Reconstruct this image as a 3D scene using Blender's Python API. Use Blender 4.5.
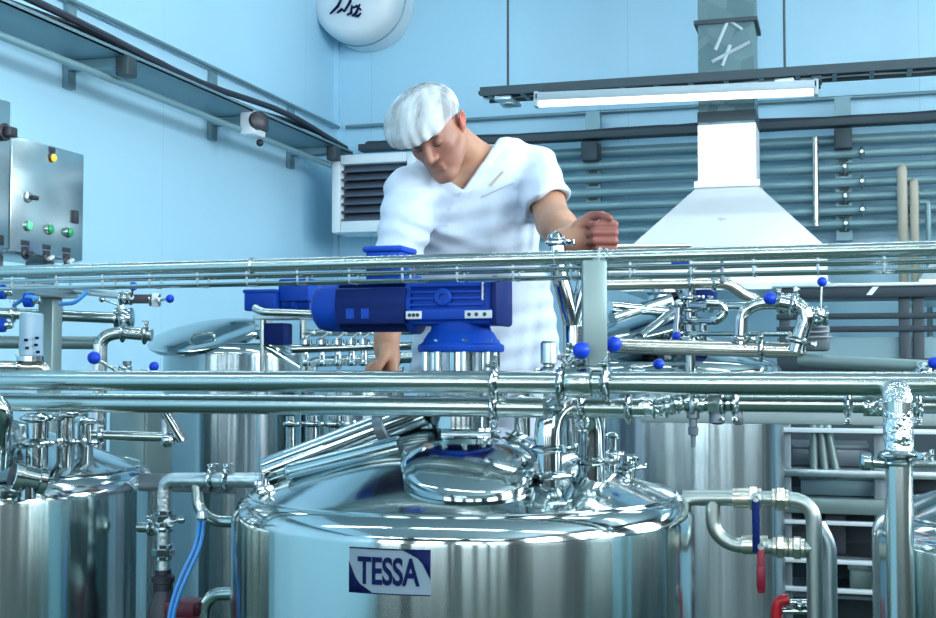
import bpy, bmesh, math, random
import numpy as np
from mathutils import Vector, Matrix

random.seed(7)
SC = bpy.context.scene
COL = SC.collection
for _o in list(bpy.data.objects):
    bpy.data.objects.remove(_o)

# ------------------------------------------------------------------ camera
FPX = 1244.0                       # focal length in pixels of a 936 px wide frame
YAW, PITCH = math.radians(16.6), math.atan(56.0 / 1244.0)
ZC = 1.90                          # camera height above the hall floor
SY, CY = math.sin(YAW), math.cos(YAW)
SP, CP = math.sin(PITCH), math.cos(PITCH)
FWD = Vector((-SY * CP, CY * CP, SP))
RGT = Vector((CY, SY, 0.0))
UPV = RGT.cross(FWD)
EYE = Vector((0.0, 0.0, ZC))
cam = bpy.data.cameras.new('camera')
cam.sensor_width = 36.0
cam.lens = 36.0 * FPX / 936.0
cam.clip_start, cam.clip_end = 0.05, 200.0
cam_o = bpy.data.objects.new('camera', cam)
COL.objects.link(cam_o)
_m = Matrix((RGT, UPV, -FWD)).transposed().to_4x4()
_m.translation = EYE
cam_o.matrix_world = _m
SC.camera = cam_o

# ------------------------------------------------------------------ world, exposure, large lights
SC.view_settings.view_transform = 'Standard'
SC.view_settings.look = 'None'
SC.view_settings.gamma = 1.0
SC.view_settings.use_curve_mapping = False
SC.view_settings.exposure = 0.06
SC.cycles.max_bounces = 10
SC.cycles.glossy_bounces = 6
SC.cycles.sample_clamp_indirect = 6.0
SC.cycles.caustics_reflective = False
SC.cycles.caustics_refractive = False
SC.cycles.use_denoising = True

world = bpy.data.worlds.new('daylight')
SC.world = world
world.use_nodes = True
world.node_tree.nodes['Background'].inputs[0].default_value = (0.62, 0.80, 1.0, 1)
world.node_tree.nodes['Background'].inputs[1].default_value = 1.2

TUBE_POWER = 45.0                  # emission of the ceiling tubes
SIDE_POWER = 235.0                 # daylight through each high window of the right-hand wall
ADDED_WINDOW_POWER = 45.0                # area lamp at each unseen window added behind the camera


def daylight(name, loc, sx, sz, power):
    l = bpy.data.lights.new(name, 'AREA')
    l.shape = 'RECTANGLE'
    l.size, l.size_y = sx, sz
    l.energy = power
    l.color = (0.86, 0.95, 1.0)
    o = bpy.data.objects.new(name, l)
    o.location = loc
    o.rotation_euler = (math.radians(-90), 0, math.radians(180))   # shines towards +Y
    o.rotation_euler = (math.radians(90), 0, 0)
    COL.objects.link(o)
    return o


ADDED_WIN_X = [-2.6, -0.55, 1.5, 3.4]  # unseen windows, added to light the hall and streak the tanks
for _x in ADDED_WIN_X:
    _l = daylight('window_daylight', (_x, -3.93, 2.55), 1.3, 1.9, ADDED_WINDOW_POWER)
    _d = Vector((0, 1, -0.05)).to_track_quat('-Z', 'Y')
    _l.rotation_euler = _d.to_euler()

SIDE_Y = [-1.4, 1.8, 5.0]
for _y in SIDE_Y:
    _l = daylight('window_daylight', (4.52, _y, 3.5), 2.0, 2.0, SIDE_POWER)
    _l.rotation_euler = Vector((-1, 0, -0.12)).to_track_quat('-Z', 'Y').to_euler()

# ------------------------------------------------------------------ pixel rays (936 x 618 frame)


def ray(px, py):
    return FWD + RGT * ((px - 468.0) / FPX) + UPV * ((309.0 - py) / FPX)


def PY(px, py, Y):
    d = ray(px, py)
    return EYE + d * (Y / d.y)


def PX(px, py, X):
    d = ray(px, py)
    return EYE + d * (X / d.x)


def PD(px, py, dep):
    return EYE + ray(px, py) * dep


def PZ(px, dep, z):
    """point at horizontal pixel column px, depth dep and height z"""
    d = ray(px, 309)
    p = EYE + d * dep
    return Vector((p.x, p.y, z))


# ------------------------------------------------------------------ materials
MATS = {}


def mat(name, col, rough=0.5, metal=0.0, **kw):
    m = bpy.data.materials.new(name)
    m.use_nodes = True
    nt = m.node_tree
    b = nt.nodes['Principled BSDF']
    b.inputs['Base Color'].default_value = (*col, 1)
    b.inputs['Roughness'].default_value = rough
    b.inputs['Metallic'].default_value = metal
    for k, v in kw.items():
        b.inputs[k].default_value = v
    MATS[name] = m
    return m


def nodes(m):
    nt = m.node_tree
    return nt, nt.nodes, nt.links, nt.nodes['Principled BSDF']


def noise_rough(m, scale, lo, hi, stretch=(1, 1, 1), bump=0.0, detail=3.0):
    nt, N, L, b = nodes(m)
    tc = N.new('ShaderNodeTexCoord')
    mp = N.new('ShaderNodeMapping')
    mp.inputs['Scale'].default_value = stretch
    nz = N.new('ShaderNodeTexNoise')
    nz.inputs['Scale'].default_value = scale
    nz.inputs['Detail'].default_value = detail
    L.new(tc.outputs['Object'], mp.inputs['Vector'])
    L.new(mp.outputs['Vector'], nz.inputs['Vector'])
    mr = N.new('ShaderNodeMapRange')
    mr.inputs['To Min'].default_value = lo
    mr.inputs['To Max'].default_value = hi
    L.new(nz.outputs['Fac'], mr.inputs['Value'])
    L.new(mr.outputs['Result'], b.inputs['Roughness'])
    if bump:
        bp = N.new('ShaderNodeBump')
        bp.inputs['Strength'].default_value = bump
        bp.inputs['Distance'].default_value = 0.01
        L.new(nz.outputs['Fac'], bp.inputs['Height'])
        L.new(bp.outputs['Normal'], b.inputs['Normal'])
    return nz


STEEL = (0.47, 0.54, 0.555)
mat('steel_polished', STEEL, 0.10, 1.0)
noise_rough(MATS['steel_polished'], 9, 0.05, 0.16, bump=0.05)
mat('steel_pipe', (0.43, 0.51, 0.50), 0.22, 1.0)
mat('steel_dull', (0.42, 0.48, 0.47), 0.36, 1.0)


def tank_steel(name, col, r0, r1, wave):
    """rolled sheet: brushed round the tank, so reflections smear upright; the sheet is very slightly wavy round the girth"""
    m = mat(name, col, 0.2, 1.0, Anisotropic=0.8)
    m.node_tree.nodes['Principled BSDF'].inputs['Anisotropic Rotation'].default_value = 0.25
    nz = noise_rough(m, 3, r0, r1, (1, 1, 0.1))
    nt, N, L, b = nodes(m)
    tg = N.new('ShaderNodeTangent'); tg.direction_type = 'RADIAL'; tg.axis = 'Z'
    L.new(tg.outputs[0], b.inputs['Tangent'])
    tc = N.new('ShaderNodeTexCoord'); mp = N.new('ShaderNodeMapping'); n2 = N.new('ShaderNodeTexNoise')
    mp.inputs['Scale'].default_value = (1, 1, 0.03)
    n2.inputs['Scale'].default_value = 13; n2.inputs['Detail'].default_value = 2
    L.new(tc.outputs['Object'], mp.inputs['Vector']); L.new(mp.outputs['Vector'], n2.inputs['Vector'])
    bp = N.new('ShaderNodeBump'); bp.inputs['Strength'].default_value = wave; bp.inputs['Distance'].default_value = 0.02
    L.new(n2.outputs['Fac'], bp.inputs['Height']); L.new(bp.outputs['Normal'], b.inputs['Normal'])
    return m


tank_steel('steel_brushed', (0.45, 0.55, 0.55), 0.14, 0.19, 0.24)
tank_steel('steel_rolled', (0.33, 0.42, 0.45), 0.2, 0.26, 0.28)
MATS['steel_rolled'].node_tree.nodes['Principled BSDF'].inputs['Metallic'].default_value = .93
mat('steel_satin', (0.55, 0.63, 0.66), 0.35, 1.0)
noise_rough(MATS['steel_satin'], 20, 0.28, 0.42)
mat('steel_cast', (0.52, 0.60, 0.62), 0.3, 1.0)
noise_rough(MATS['steel_cast'], 60, 0.2, 0.45, bump=0.25)
mat('steel_foil', (0.70, 0.78, 0.80), 0.1, 1.0)
noise_rough(MATS['steel_foil'], 55, 0.05, 0.18, bump=0.9)
mat('steel_warm', (0.66, 0.64, 0.58), 0.24, 1.0)
mat('steel_cab', (0.52, 0.62, 0.64), 0.25, 1.0, Anisotropic=0.4)
noise_rough(MATS['steel_cab'], 2, 0.2, 0.3, (1, 1, .2), bump=0.35, detail=0.0)
mat('steel_dark', (0.16, 0.20, 0.23), 0.45, 0.8)
mat('brass_union', (0.66, 0.64, 0.56), 0.3, 1.0)
noise_rough(MATS['brass_union'], 50, 0.22, 0.4, bump=0.15)
mat('blue_paint', (0.003, 0.058, 0.42), 0.5, **{'Specular IOR Level': 0.22})
mat('navy_paint', (0.003, 0.018, 0.13), 0.55, **{'Specular IOR Level': 0.15})
mat('blue_plastic', (0.003, 0.05, 0.55), 0.35, **{'Specular IOR Level': 0.3})
mat('blue_hose', (0.05, 0.30, 0.75), 0.3)
mat('navy_print', (0.002, 0.007, 0.055), 0.6, **{'Specular IOR Level': 0.1})
mat('plate_face', (0.17, 0.24, 0.30), 0.55)
mat('white_enamel', (0.70, 0.80, 0.86), 0.35)
mat('white_matt', (0.78, 0.86, 0.90), 0.55)
mat('louver_grey', (0.09, 0.12, 0.17), 0.5)
mat('black_plastic', (0.015, 0.018, 0.03), 0.4)
mat('rubber', (0.02, 0.025, 0.03), 0.7)
mat('tray_dark', (0.045, 0.07, 0.085), 0.5, 0.4)
mat('tray_teal', (0.20, 0.33, 0.38), 0.45, 0.6)
mat('cable_black', (0.02, 0.03, 0.05), 0.6)
mat('cable_white', (0.6, 0.7, 0.75), 0.6)
mat('rack_pipe', (0.22, 0.38, 0.43), 0.35, 0.25)
mat('post_grey', (0.22, 0.31, 0.31), 0.38, 0.5)
mat('green_button', (0.01, 0.33, 0.12), 0.3)
mat('green_pale', (0.15, 0.75, 0.40), 0.3)  # paler green for one of the buttons
mat('yellow_lamp', (0.95, 0.60, 0.03), 0.25, **{'Emission Color': (1.0, 0.6, 0.02, 1), 'Emission Strength': 0.5})
mat('red_handle', (0.55, 0.012, 0.03), 0.35)
mat('crimson_handle', (0.30, 0.008, 0.04), 0.4)
mat('maroon_paint', (0.10, 0.010, 0.025), 0.45)
mat('beige_pipe', (0.62, 0.58, 0.47), 0.4)
mat('hood_steel', (0.80, 0.86, 0.90), 0.3, 0.3)
noise_rough(MATS['hood_steel'], 6, 0.22, 0.4)
mat('glass_blue', (0.45, 0.68, 0.85), 0.1, 0.0, **{'Transmission Weight': 0.35})
mat('tube_light_soft', (1, 1, 1), 0.5, **{'Emission Color': (0.94, 0.98, 1.0, 1), 'Emission Strength': 1.7})
mat('pane_frosted', (0.04, 0.055, 0.06), 0.6)
mat('frame_grey', (0.05, 0.06, 0.065), 0.5)
mat('batten_body', (0.36, 0.46, 0.52), 0.4)
mat('tube_light', (1, 1, 1), 0.5, **{'Emission Color': (0.80, 0.94, 1.0, 1), 'Emission Strength': TUBE_POWER})
mat('concrete_grey', (0.35, 0.42, 0.43), 0.6)
mat('beam_grey', (0.36, 0.46, 0.47), 0.5, 0.3)
mat('frame_dark', (0.028, 0.045, 0.06), 0.45, 0.3)
mat('machine_dark', (0.035, 0.04, 0.055), 0.5)

# galvanized duct: spangle pattern of the zinc itself
m = mat('galvanized', (0.2, 0.3, 0.32), 0.4, 0.5)
nt, N, L, b = nodes(m)
tc = N.new('ShaderNodeTexCoord')
vo = N.new('ShaderNodeTexVoronoi')
vo.inputs['Scale'].default_value = 9
cr = N.new('ShaderNodeValToRGB')
cr.color_ramp.elements[0].color = (0.09, 0.17, 0.19, 1)
cr.color_ramp.elements[1].color = (0.16, 0.26, 0.28, 1)
sep = N.new('ShaderNodeSeparateColor')
L.new(tc.outputs['Object'], vo.inputs['Vector'])
L.new(vo.outputs['Color'], sep.inputs[0])
L.new(sep.outputs[0], cr.inputs['Fac'])
L.new(cr.outputs['Color'], b.inputs['Base Color'])


def panel_wall(name, col, axis, pitch, joint=0.006, rough=0.35):
    """sandwich-panel wall: narrow joints every `pitch` metres along one axis"""
    m = mat(name, col, rough)
    nt, N, L, b = nodes(m)
    tc = N.new('ShaderNodeTexCoord')
    sx = N.new('ShaderNodeSeparateXYZ')
    L.new(tc.outputs['Object'], sx.inputs[0])
    dv = N.new('ShaderNodeMath'); dv.operation = 'DIVIDE'; dv.inputs[1].default_value = pitch
    L.new(sx.outputs[axis], dv.inputs[0])
    fr = N.new('ShaderNodeMath'); fr.operation = 'FRACT'
    L.new(dv.outputs[0], fr.inputs[0])
    lt = N.new('ShaderNodeMath'); lt.operation = 'LESS_THAN'; lt.inputs[1].default_value = joint / pitch
    L.new(fr.outputs[0], lt.inputs[0])
    nz = N.new('ShaderNodeTexNoise'); nz.inputs['Scale'].default_value = 0.9
    L.new(tc.outputs['Object'], nz.inputs['Vector'])
    cr = N.new('ShaderNodeValToRGB')
    cr.color_ramp.elements[0].position, cr.color_ramp.elements[1].position = 0.3, 0.7
    cr.color_ramp.elements[0].color = (*[c * 0.96 for c in col], 1)
    cr.color_ramp.elements[1].color = (*[min(1, c * 1.03) for c in col], 1)
    L.new(nz.outputs['Fac'], cr.inputs['Fac'])
    mx = N.new('ShaderNodeMixRGB')
    mx.inputs[2].default_value = (*[c * 0.86 for c in col], 1)
    L.new(lt.outputs[0], mx.inputs[0])
    L.new(cr.outputs['Color'], mx.inputs[1])
    L.new(mx.outputs[0], b.inputs['Base Color'])
    return m


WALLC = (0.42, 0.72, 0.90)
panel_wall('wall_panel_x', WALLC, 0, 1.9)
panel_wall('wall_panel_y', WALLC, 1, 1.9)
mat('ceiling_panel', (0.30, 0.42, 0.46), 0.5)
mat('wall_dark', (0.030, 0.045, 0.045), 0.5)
m = mat('floor_epoxy', (0.028, 0.085, 0.062), 0.6)
noise_rough(m, 4, 0.5, 0.7)

# ------------------------------------------------------------------ objects
ROOT = {}                           # object -> world offset of its local frame


def tag(o, label=None, cat=None, group=None, kind=None):
    if label: o['label'] = label
    if cat: o['category'] = cat
    if group: o['group'] = group
    if kind: o['kind'] = kind
    return o


def thing(name, label, cat, base, group=None):
    o = bpy.data.objects.new(name, None)
    o.empty_display_size = 0.05
    o.location = base
    COL.objects.link(o)
    ROOT[o] = Vector(base)
    return tag(o, label, cat, group)


def link_mesh(name, me, material, parent=None, sharp=35.0):
    """link a mesh given in world coordinates; local frame = its thing's base"""
    o = bpy.data.objects.new(name, me)
    COL.objects.link(o)
    me.materials.append(MATS[material] if isinstance(material, str) else material)
    if parent is None:
        xs = np.empty(len(me.vertices) * 3, dtype=np.float32)
        me.vertices.foreach_get('co', xs)
        xs = xs.reshape(-1, 3)
        lo, hi = xs.min(0), xs.max(0)
        base = Vector(((lo[0] + hi[0]) / 2, (lo[1] + hi[1]) / 2, lo[2]))
        o.location = base
    else:
        base = ROOT[parent]
        o.parent = parent
    ROOT[o] = base
    me.transform(Matrix.Translation(-base))
    if len(me.polygons):
        me.polygons.foreach_set('use_smooth', [True] * len(me.polygons))
        if sharp is not None:
            me.set_sharp_from_angle(angle=math.radians(sharp))
    me.update()
    return o


def frame_from(axis, up=None):
    a = Vector(axis).normalized()
    u = Vector(up) if up is not None else (Vector((0, 0, 1)) if abs(a.z) < 0.9 else Vector((1, 0, 0)))
    x = u.cross(a)
    if x.length < 1e-6:
        x = Vector((1, 0, 0))
    x.normalize()
    y = a.cross(x)
    return x, y, a


def fillet(pts, rad, n=6):
    pts = [Vector(p) for p in pts]
    out = [pts[0]]
    for i in range(1, len(pts) - 1):
        p, a, c = pts[i], pts[i - 1], pts[i + 1]
        d0, d1 = (a - p), (c - p)
        r = min(rad, d0.length * 0.48, d1.length * 0.48)
        p0, p1 = p + d0.normalized() * r, p + d1.normalized() * r
        for k in range(n + 1):
            t = k / n
            out.append((1 - t) ** 2 * p0 + 2 * t * (1 - t) * p + t * t * p1)
    out.append(pts[-1])
    return out


class MB:
    def __init__(self):
        self.bm = bmesh.new()

    def box(self, c, size, axes=None, bev=0.0):
        c = Vector(c)
        x, y, z = axes if axes else (Vector((1, 0, 0)), Vector((0, 1, 0)), Vector((0, 0, 1)))
        hx, hy, hz = size[0] / 2, size[1] / 2, size[2] / 2
        vs = [self.bm.verts.new(c + x * (sx * hx) + y * (sy * hy) + z * (sz * hz))
              for sx in (-1, 1) for sy in (-1, 1) for sz in (-1, 1)]
        fs = []
        for q in ((0, 1, 3, 2), (4, 6, 7, 5), (0, 4, 5, 1), (2, 3, 7, 6), (0, 2, 6, 4), (1, 5, 7, 3)):
            fs.append(self.bm.faces.new([vs[i] for i in q]))
        if bev > 0:
            es = list({e for f in fs for e in f.edges})
            bmesh.ops.bevel(self.bm, geom=es, offset=bev, segments=2, affect='EDGES', profile=0.5)
        return self

    def span(self, lo, hi, bev=0.0):
        lo, hi = Vector(lo), Vector(hi)
        return self.box((lo + hi) / 2, [abs(v) for v in (hi - lo)], None, bev)

    def rings(self, rings, cap=True, closed=False):
        vr = [[self.bm.verts.new(p) for p in r] for r in rings]
        n = len(vr[0])
        pairs = list(zip(vr[:-1], vr[1:]))
        if closed:
            pairs.append((vr[-1], vr[0]))
        for a, b in pairs:
            for i in range(n):
                j = (i + 1) % n
                try:
                    self.bm.faces.new((a[i], a[j], b[j], b[i]))
                except ValueError:
                    pass
        if cap and not closed:
            self.bm.faces.new(list(reversed(vr[0])))
            self.bm.faces.new(vr[-1])
        return self

    def lathe(self, base, axis, prof, seg=32, up=None, cap=True, sx=1.0, sy=1.0):
        """prof: list of (radius, height along axis)"""
        base = Vector(base)
        x, y, a = frame_from(axis, up)
        rr = []
        for r, h in prof:
            r = max(r, 1e-4)
            rr.append([base + a * h + x * (math.cos(2 * math.pi * k / seg) * r * sx) + y * (math.sin(2 * math.pi * k / seg) * r * sy) for k in range(seg)])
        return self.rings(rr, cap)

    def cyl(self, p0, p1, r, r1=None, seg=20):
        p0, p1 = Vector(p0), Vector(p1)
        return self.lathe(p0, p1 - p0, [(r, 0), (r if r1 is None else r1, (p1 - p0).length)], seg)

    def tube(self, pts, r, seg=16, cap=True, hollow=False):
        pts = [Vector(p) for p in pts]
        q = [pts[0]]
        for p in pts[1:]:
            if (p - q[-1]).length > 1e-5:
                q.append(p)
        pts = q
        rs = r if isinstance(r, (list, tuple)) else [r] * len(pts)
        if len(rs) != len(pts):
            rs = [rs[0]] * len(pts)
        tang = []
        for i in range(len(pts)):
            a = pts[max(0, i - 1)]
            c = pts[min(len(pts) - 1, i + 1)]
            tang.append((c - a).normalized())
        x, y, _ = frame_from(tang[0])
        rr = []
        for i, p in enumerate(pts):
            t = tang[i]
            x = (x - t * x.dot(t)).normalized()
            y = t.cross(x)
            rr.append([p + x * (math.cos(2 * math.pi * k / seg) * rs[i]) + y * (math.sin(2 * math.pi * k / seg) * rs[i]) for k in range(seg)])
        return self.rings(rr, cap)

    def sphere(self, c, r, seg=20, sc=(1, 1, 1), axis=(0, 0, 1)):
        prof = []
        n = seg // 2
        c = Vector(c)
        x, y, a = frame_from(axis)
        rr = []
        for i in range(1, n):
            t = math.pi * i / n
            rr.append([c + a * (-math.cos(t) * r * sc[2]) + x * (math.sin(t) * r * sc[0] * math.cos(2 * math.pi * k / seg)) + y * (math.sin(t) * r * sc[1] * math.sin(2 * math.pi * k / seg)) for k in range(seg)])
        self.rings(rr, True)
        return self

    def prism(self, poly, ext):
        """poly: world points of a planar outline; ext: extrusion vector"""
        e = Vector(ext)
        a = [Vector(p) for p in poly]
        return self.rings([a, [p + e for p in a]], True)

    def torus(self, c, axis, R, r, seg=32, ring=10):
        x, y, a = frame_from(axis)
        c = Vector(c)
        rr = []
        for k in range(seg):
            t = 2 * math.pi * k / seg
            d = x * math.cos(t) + y * math.sin(t)
            rr.append([c + d * (R + r * math.cos(2 * math.pi * j / ring)) + a * (r * math.sin(2 * math.pi * j / ring)) for j in range(ring)])
        return self.rings(rr, False, True)

    def build(self, name, material, parent=None, sharp=35.0):
        bmesh.ops.recalc_face_normals(self.bm, faces=self.bm.faces[:])
        me = bpy.data.meshes.new(name)
        self.bm.to_mesh(me)
        self.bm.free()
        return link_mesh(name, me, material, parent, sharp)


def structure(name, mb, material):
    return tag(mb.build(name, material), kind='structure')


def single(name, label, cat, mb, material, group=None, sharp=35.0):
    return tag(mb.build(name, material, None, sharp), label, cat, group)


def copy_tree(o, parent=None, shift=None):
    c = o.copy()
    COL.objects.link(c)
    ROOT[c] = ROOT.get(o, Vector())
    if parent is not None:
        c.parent = parent
    elif shift is not None:
        c.location = Vector(o.location) + Vector(shift)
        ROOT[c] = Vector(c.location)
    for ch in list(o.children):
        copy_tree(ch, c)
    return c


# --- pieces used again and again on the dairy pipework


def clamp(parent, p, axis, r, wing=None, material='steel_polished'):
    """tri-clamp: ferrule ring with a hinge lug and a wing nut"""
    p = Vector(p)
    a = Vector(axis).normalized()
    w = max(0.008, r * 0.42)
    mb = MB().lathe(p - a * w, a, [(r * 1.02, 0), (r * 1.25, w * .3), (r * 1.5, w * .55), (r * 1.62, w * .8), (r * 1.62, w * 1.2), (r * 1.5, w * 1.45), (r * 1.25, w * 1.7), (r * 1.02, w * 2)], 24, cap=False)
    o = mb.build('clamp', material, parent)
    x, y, _ = frame_from(a)
    wv = Vector(wing).normalized() if wing is not None else y
    q = p + wv * (r * 1.55)
    side = a.cross(wv).normalized()
    n = MB().box(q + wv * .25 * r, (w * 1.3, r * .8, r * .7), (a, side, wv), r * .08)
    n.cyl(q + wv * r * .5 - side * r * .9, q + wv * r * .5 + side * r * .9, r * .16, seg=10)
    n.box(q + wv * r * .5 + side * r * 1.15, (r * .9, r * .5, r * .22), (a, side, wv), r * .06)
    n.build('wing_nut', material, o)
    return o


def union(parent, p, axis, r, material='steel_polished', hexed=True, name='union'):
    p = Vector(p)
    a = Vector(axis).normalized()
    w = r * 1.1
    mb = MB().lathe(p - a * w, a, [(r * 1.05, 0), (r * 1.3, w * .1), (r * 1.3, w * .5), (r * 1.15, w * .55)], 20)
    mb.lathe(p - a * w * .4, a, [(r * 1.5, 0), (r * 1.62, w * .1), (r * 1.62, w * .75), (r * 1.5, w * .85)], 6 if hexed else 24)
    mb.lathe(p + a * w * .5, a, [(r * 1.3, 0), (r * 1.3, w * .4), (r * 1.05, w * .5)], 20)
    return mb.build(name, material, parent)


def ball_handle(parent, p0, p1, rr, kr, knob='blue_plastic'):
    """rod with a coloured ball on its end"""
    p0, p1 = Vector(p0), Vector(p1)
    h = MB().cyl(p0, p1, rr, rr * .8, 12).build('handle', 'steel_polished', parent)
    d = (p1 - p0).normalized()
    MB().lathe(p1 - d * rr, d, [(rr * 1.0, 0), (kr * .55, .15 * kr), (kr * .88, .5 * kr), (kr, 1.0 * kr), (kr * .9, 1.45 * kr), (kr * .62, 1.8 * kr), (kr * .2, 2.0 * kr)], 22).build('knob', knob, h)
    return h


def valve(name, label, p, axis, r, h0, h1, kr=.013, group=None, knob='blue_plastic', cat='valve'):
    """butterfly valve: body between two ferrules, stem, rod and ball knob"""
    p, a = Vector(p), Vector(axis).normalized()
    t = thing(name, label, cat, p, group)
    w = r * 1.3
    MB().lathe(p - a * w, a, [(r, 0), (r * 1.5, .08 * w), (r * 1.5, .35 * w), (r * 1.2, .45 * w), (r * 1.35, .7 * w), (r * 1.45, w), (r * 1.35, 1.3 * w), (r * 1.2, 1.55 * w), (r * 1.5, 1.65 * w), (r * 1.5, 1.92 * w), (r, 2 * w)], 24).build('body', 'steel_polished', t)
    h0, h1 = Vector(h0), Vector(h1)
    up = (h0 - p)
    if up.length > 1e-4:
        MB().cyl(p + up.normalized() * r * 1.2, h0 + up.normalized() * .004, r * .55, seg=14).build('stem', 'steel_cast', t)
    ball_handle(t, h0, h1, max(.0035, kr * .33), kr, knob)
    return t


def pipe(name, label, pts, r, bend=0.05, material='steel_pipe', clamps=(), unions=(), cat='pipe', seg=18, group=None):
    """one run of tube; clamps / unions: (fraction, wing) along the straight polyline, or points with an axis"""
    pts = [Vector(p) for p in pts]
    path = fillet(pts, bend) if len(pts) > 2 else pts
    mb = MB().tube(path, r, seg)
    if not clamps and not unions:
        return single(name, label, cat, mb, material, group)
    lo = min(pts, key=lambda p: p.z)
    t = thing(name, label, cat, lo, group)
    mb.build('tube', material, t)
    for (i, f, *rest) in clamps:
        a = pts[i + 1] - pts[i]
        clamp(t, pts[i] + a * f, a, r, rest[0] if rest else None)
    for (i, f, *rest) in unions:
        a = pts[i + 1] - pts[i]
        union(t, pts[i] + a * f, a, r, rest[0] if rest else 'steel_polished')
    return t
# ================================================================== the room
XL, XR, YB, YF, ZT = -3.56, 4.6, 8.5, -4.0, 5.2
structure('floor', MB().span((XL - .15, YF - .15, -.1), (XR + .15, YB + .15, 0)), 'floor_epoxy')
structure('ceiling', MB().span((XL - .15, YF - .15, ZT), (XR + .15, YB + .15, ZT + .1)), 'ceiling_panel')
structure('wall_left', MB().span((XL - .12, YF - .12, 0), (XL, YB + .12, ZT)), 'wall_panel_y')
structure('wall_back', MB().span((XL, YB, 0), (XR, YB + .12, ZT)), 'wall_panel_x')
sz0, sz1, sw = 2.45, 4.55, 1.05
mb = MB().span((XR, YF - .12, 0), (XR + .12, YB + .12, sz0)).span((XR, YF - .12, sz1), (XR + .12, YB + .12, ZT))
edges = [YF - .12] + [v for y in SIDE_Y for v in (y - sw, y + sw)] + [YB + .12]
for i in range(0, len(edges), 2):
    mb.span((XR, edges[i], sz0), (XR + .12, edges[i + 1], sz1))
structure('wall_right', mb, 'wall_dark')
for i, y in enumerate(SIDE_Y):
    w = tag(thing('window_%d' % (i + 5), None, None, (XR + .06, y, sz0)), kind='structure')
    f = MB()
    for a, b2 in (((y - sw, sz0), (y - sw + .05, sz1)), ((y + sw - .05, sz0), (y + sw, sz1)), ((y - sw, sz0), (y + sw, sz0 + .05)), ((y - sw, sz1 - .05), (y + sw, sz1)), ((y - .025, sz0), (y + .025, sz1))):
        f.span((XR + .03, a[0], a[1]), (XR + .09, b2[0], b2[1]))
    f.build('window_frame', 'frame_grey', w)
    MB().span((XR + .055, y - sw + .05, sz0 + .05), (XR + .065, y + sw - .05, sz1 - .05)).build('window_pane', 'pane_frosted', w)
# four unseen window openings added behind the camera for light and reflections
mb = MB()
w0, w1, zs, zh = .68, .68, 1.55, 3.55
edges = [XL] + [v for x in ADDED_WIN_X for v in (x - w0, x + w1)] + [XR]
mb.span((XL, YF - .12, 0), (XR, YF, zs))
mb.span((XL, YF - .12, zh), (XR, YF, ZT))
for i in range(0, len(edges), 2):
    mb.span((edges[i], YF - .12, zs), (edges[i + 1], YF, zh))
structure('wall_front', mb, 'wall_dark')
for i, x in enumerate(ADDED_WIN_X):
    w = tag(thing('window_%d' % (i + 1), None, None, (x, YF - .06, zs)), kind='structure')
    f = MB()
    for a, b2 in (((x - w0, zs), (x - w0 + .05, zh)), ((x + w1 - .05, zs), (x + w1, zh)), ((x - w0, zs), (x + w1, zs + .05)), ((x - w0, zh - .05), (x + w1, zh)), ((x - .025, zs), (x + .025, zh))):
        f.span((a[0], YF - .09, a[1]), (b2[0], YF - .03, b2[1]))
    f.build('window_frame', 'frame_grey', w)
    MB().span((x - w0 + .05, YF - .065, zs + .05), (x + w1 - .05, YF - .055, zh - .05)).build('window_pane', 'pane_frosted', w)
structure('baseboard_back', MB().span((XL, YB - .03, 0), (XR, YB, .15)), 'concrete_grey')
structure('baseboard_left', MB().span((XL, YF, 0), (XL + .03, YB - .03, .15)), 'concrete_grey')
structure('trim_1', MB().span((XL, YB - .035, .15), (XL + .035, YB, ZT)), 'wall_panel_y')     # cove strip in the corner

# ------------------------------------------------------------------ ceiling tubes (each lamp carries its own light)


def batten(p0, p1, label, group=None, hang=True, glow='tube_light'):
    p0, p1 = Vector(p0), Vector(p1)
    d = (p1 - p0)
    a = d.normalized()
    side = Vector((0, 0, 1)).cross(a).normalized()
    up = a.cross(side)
    t = thing('tube_light', label, 'light', (p0 + p1) / 2, group)
    MB().box((p0 + p1) / 2 + up * .035, (d.length + .02, .07, .045), (a, side, up), .008).build('housing', 'batten_body', t)
    MB().tube([p0, p0 + a * .01, p1 - a * .01, p1], [.016, .022, .022, .016], 16).build('tube', glow, t)
    for p in (p0, p1):
        MB().box(p + up * .02, (.025, .07, .085), (a, side, up), .006).build('end_cap', 'batten_body', t)
    if hang:
        for f in (.15, .85):
            q = p0 + d * f + up * .05
            MB().cyl(q, (q.x, q.y, ZT), .005, seg=8).build('hanger_rod', 'tray_teal', t)
    return t


pa, pb = PY(537, 103.5, 6.7), PY(816, 91.5, 6.7)
batten(pa, pb, 'long lit white tube light hanging below the suspended cable tray, before the duct', hang=False, glow='tube_light_soft')
for iy, y in enumerate((3.6, 1.3, -1.6)):
    for ix, x in enumerate((-2.3, -.4, 1.5)):
        batten((x - .75, y, 3.72), (x + .75, y, 3.72), 'lit tube light hung from the ceiling, out of the picture over the tanks', 'ceiling tubes outside the picture')
for x in (-2.2, .3):  # two extra tubes out of view, added to brighten the back wall
    batten((x - .75, 6.2, 4.6), (x + .75, 6.2, 4.6), 'lit tube light added out of view to brighten the back wall', 'tubes added to brighten the back wall')
for x in (2.6,):
    batten((x - .75, 6.4, 3.6), (x + .75, 6.4, 3.6), 'lit tube light hung from the ceiling beside the second hood, out of the picture')

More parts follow.
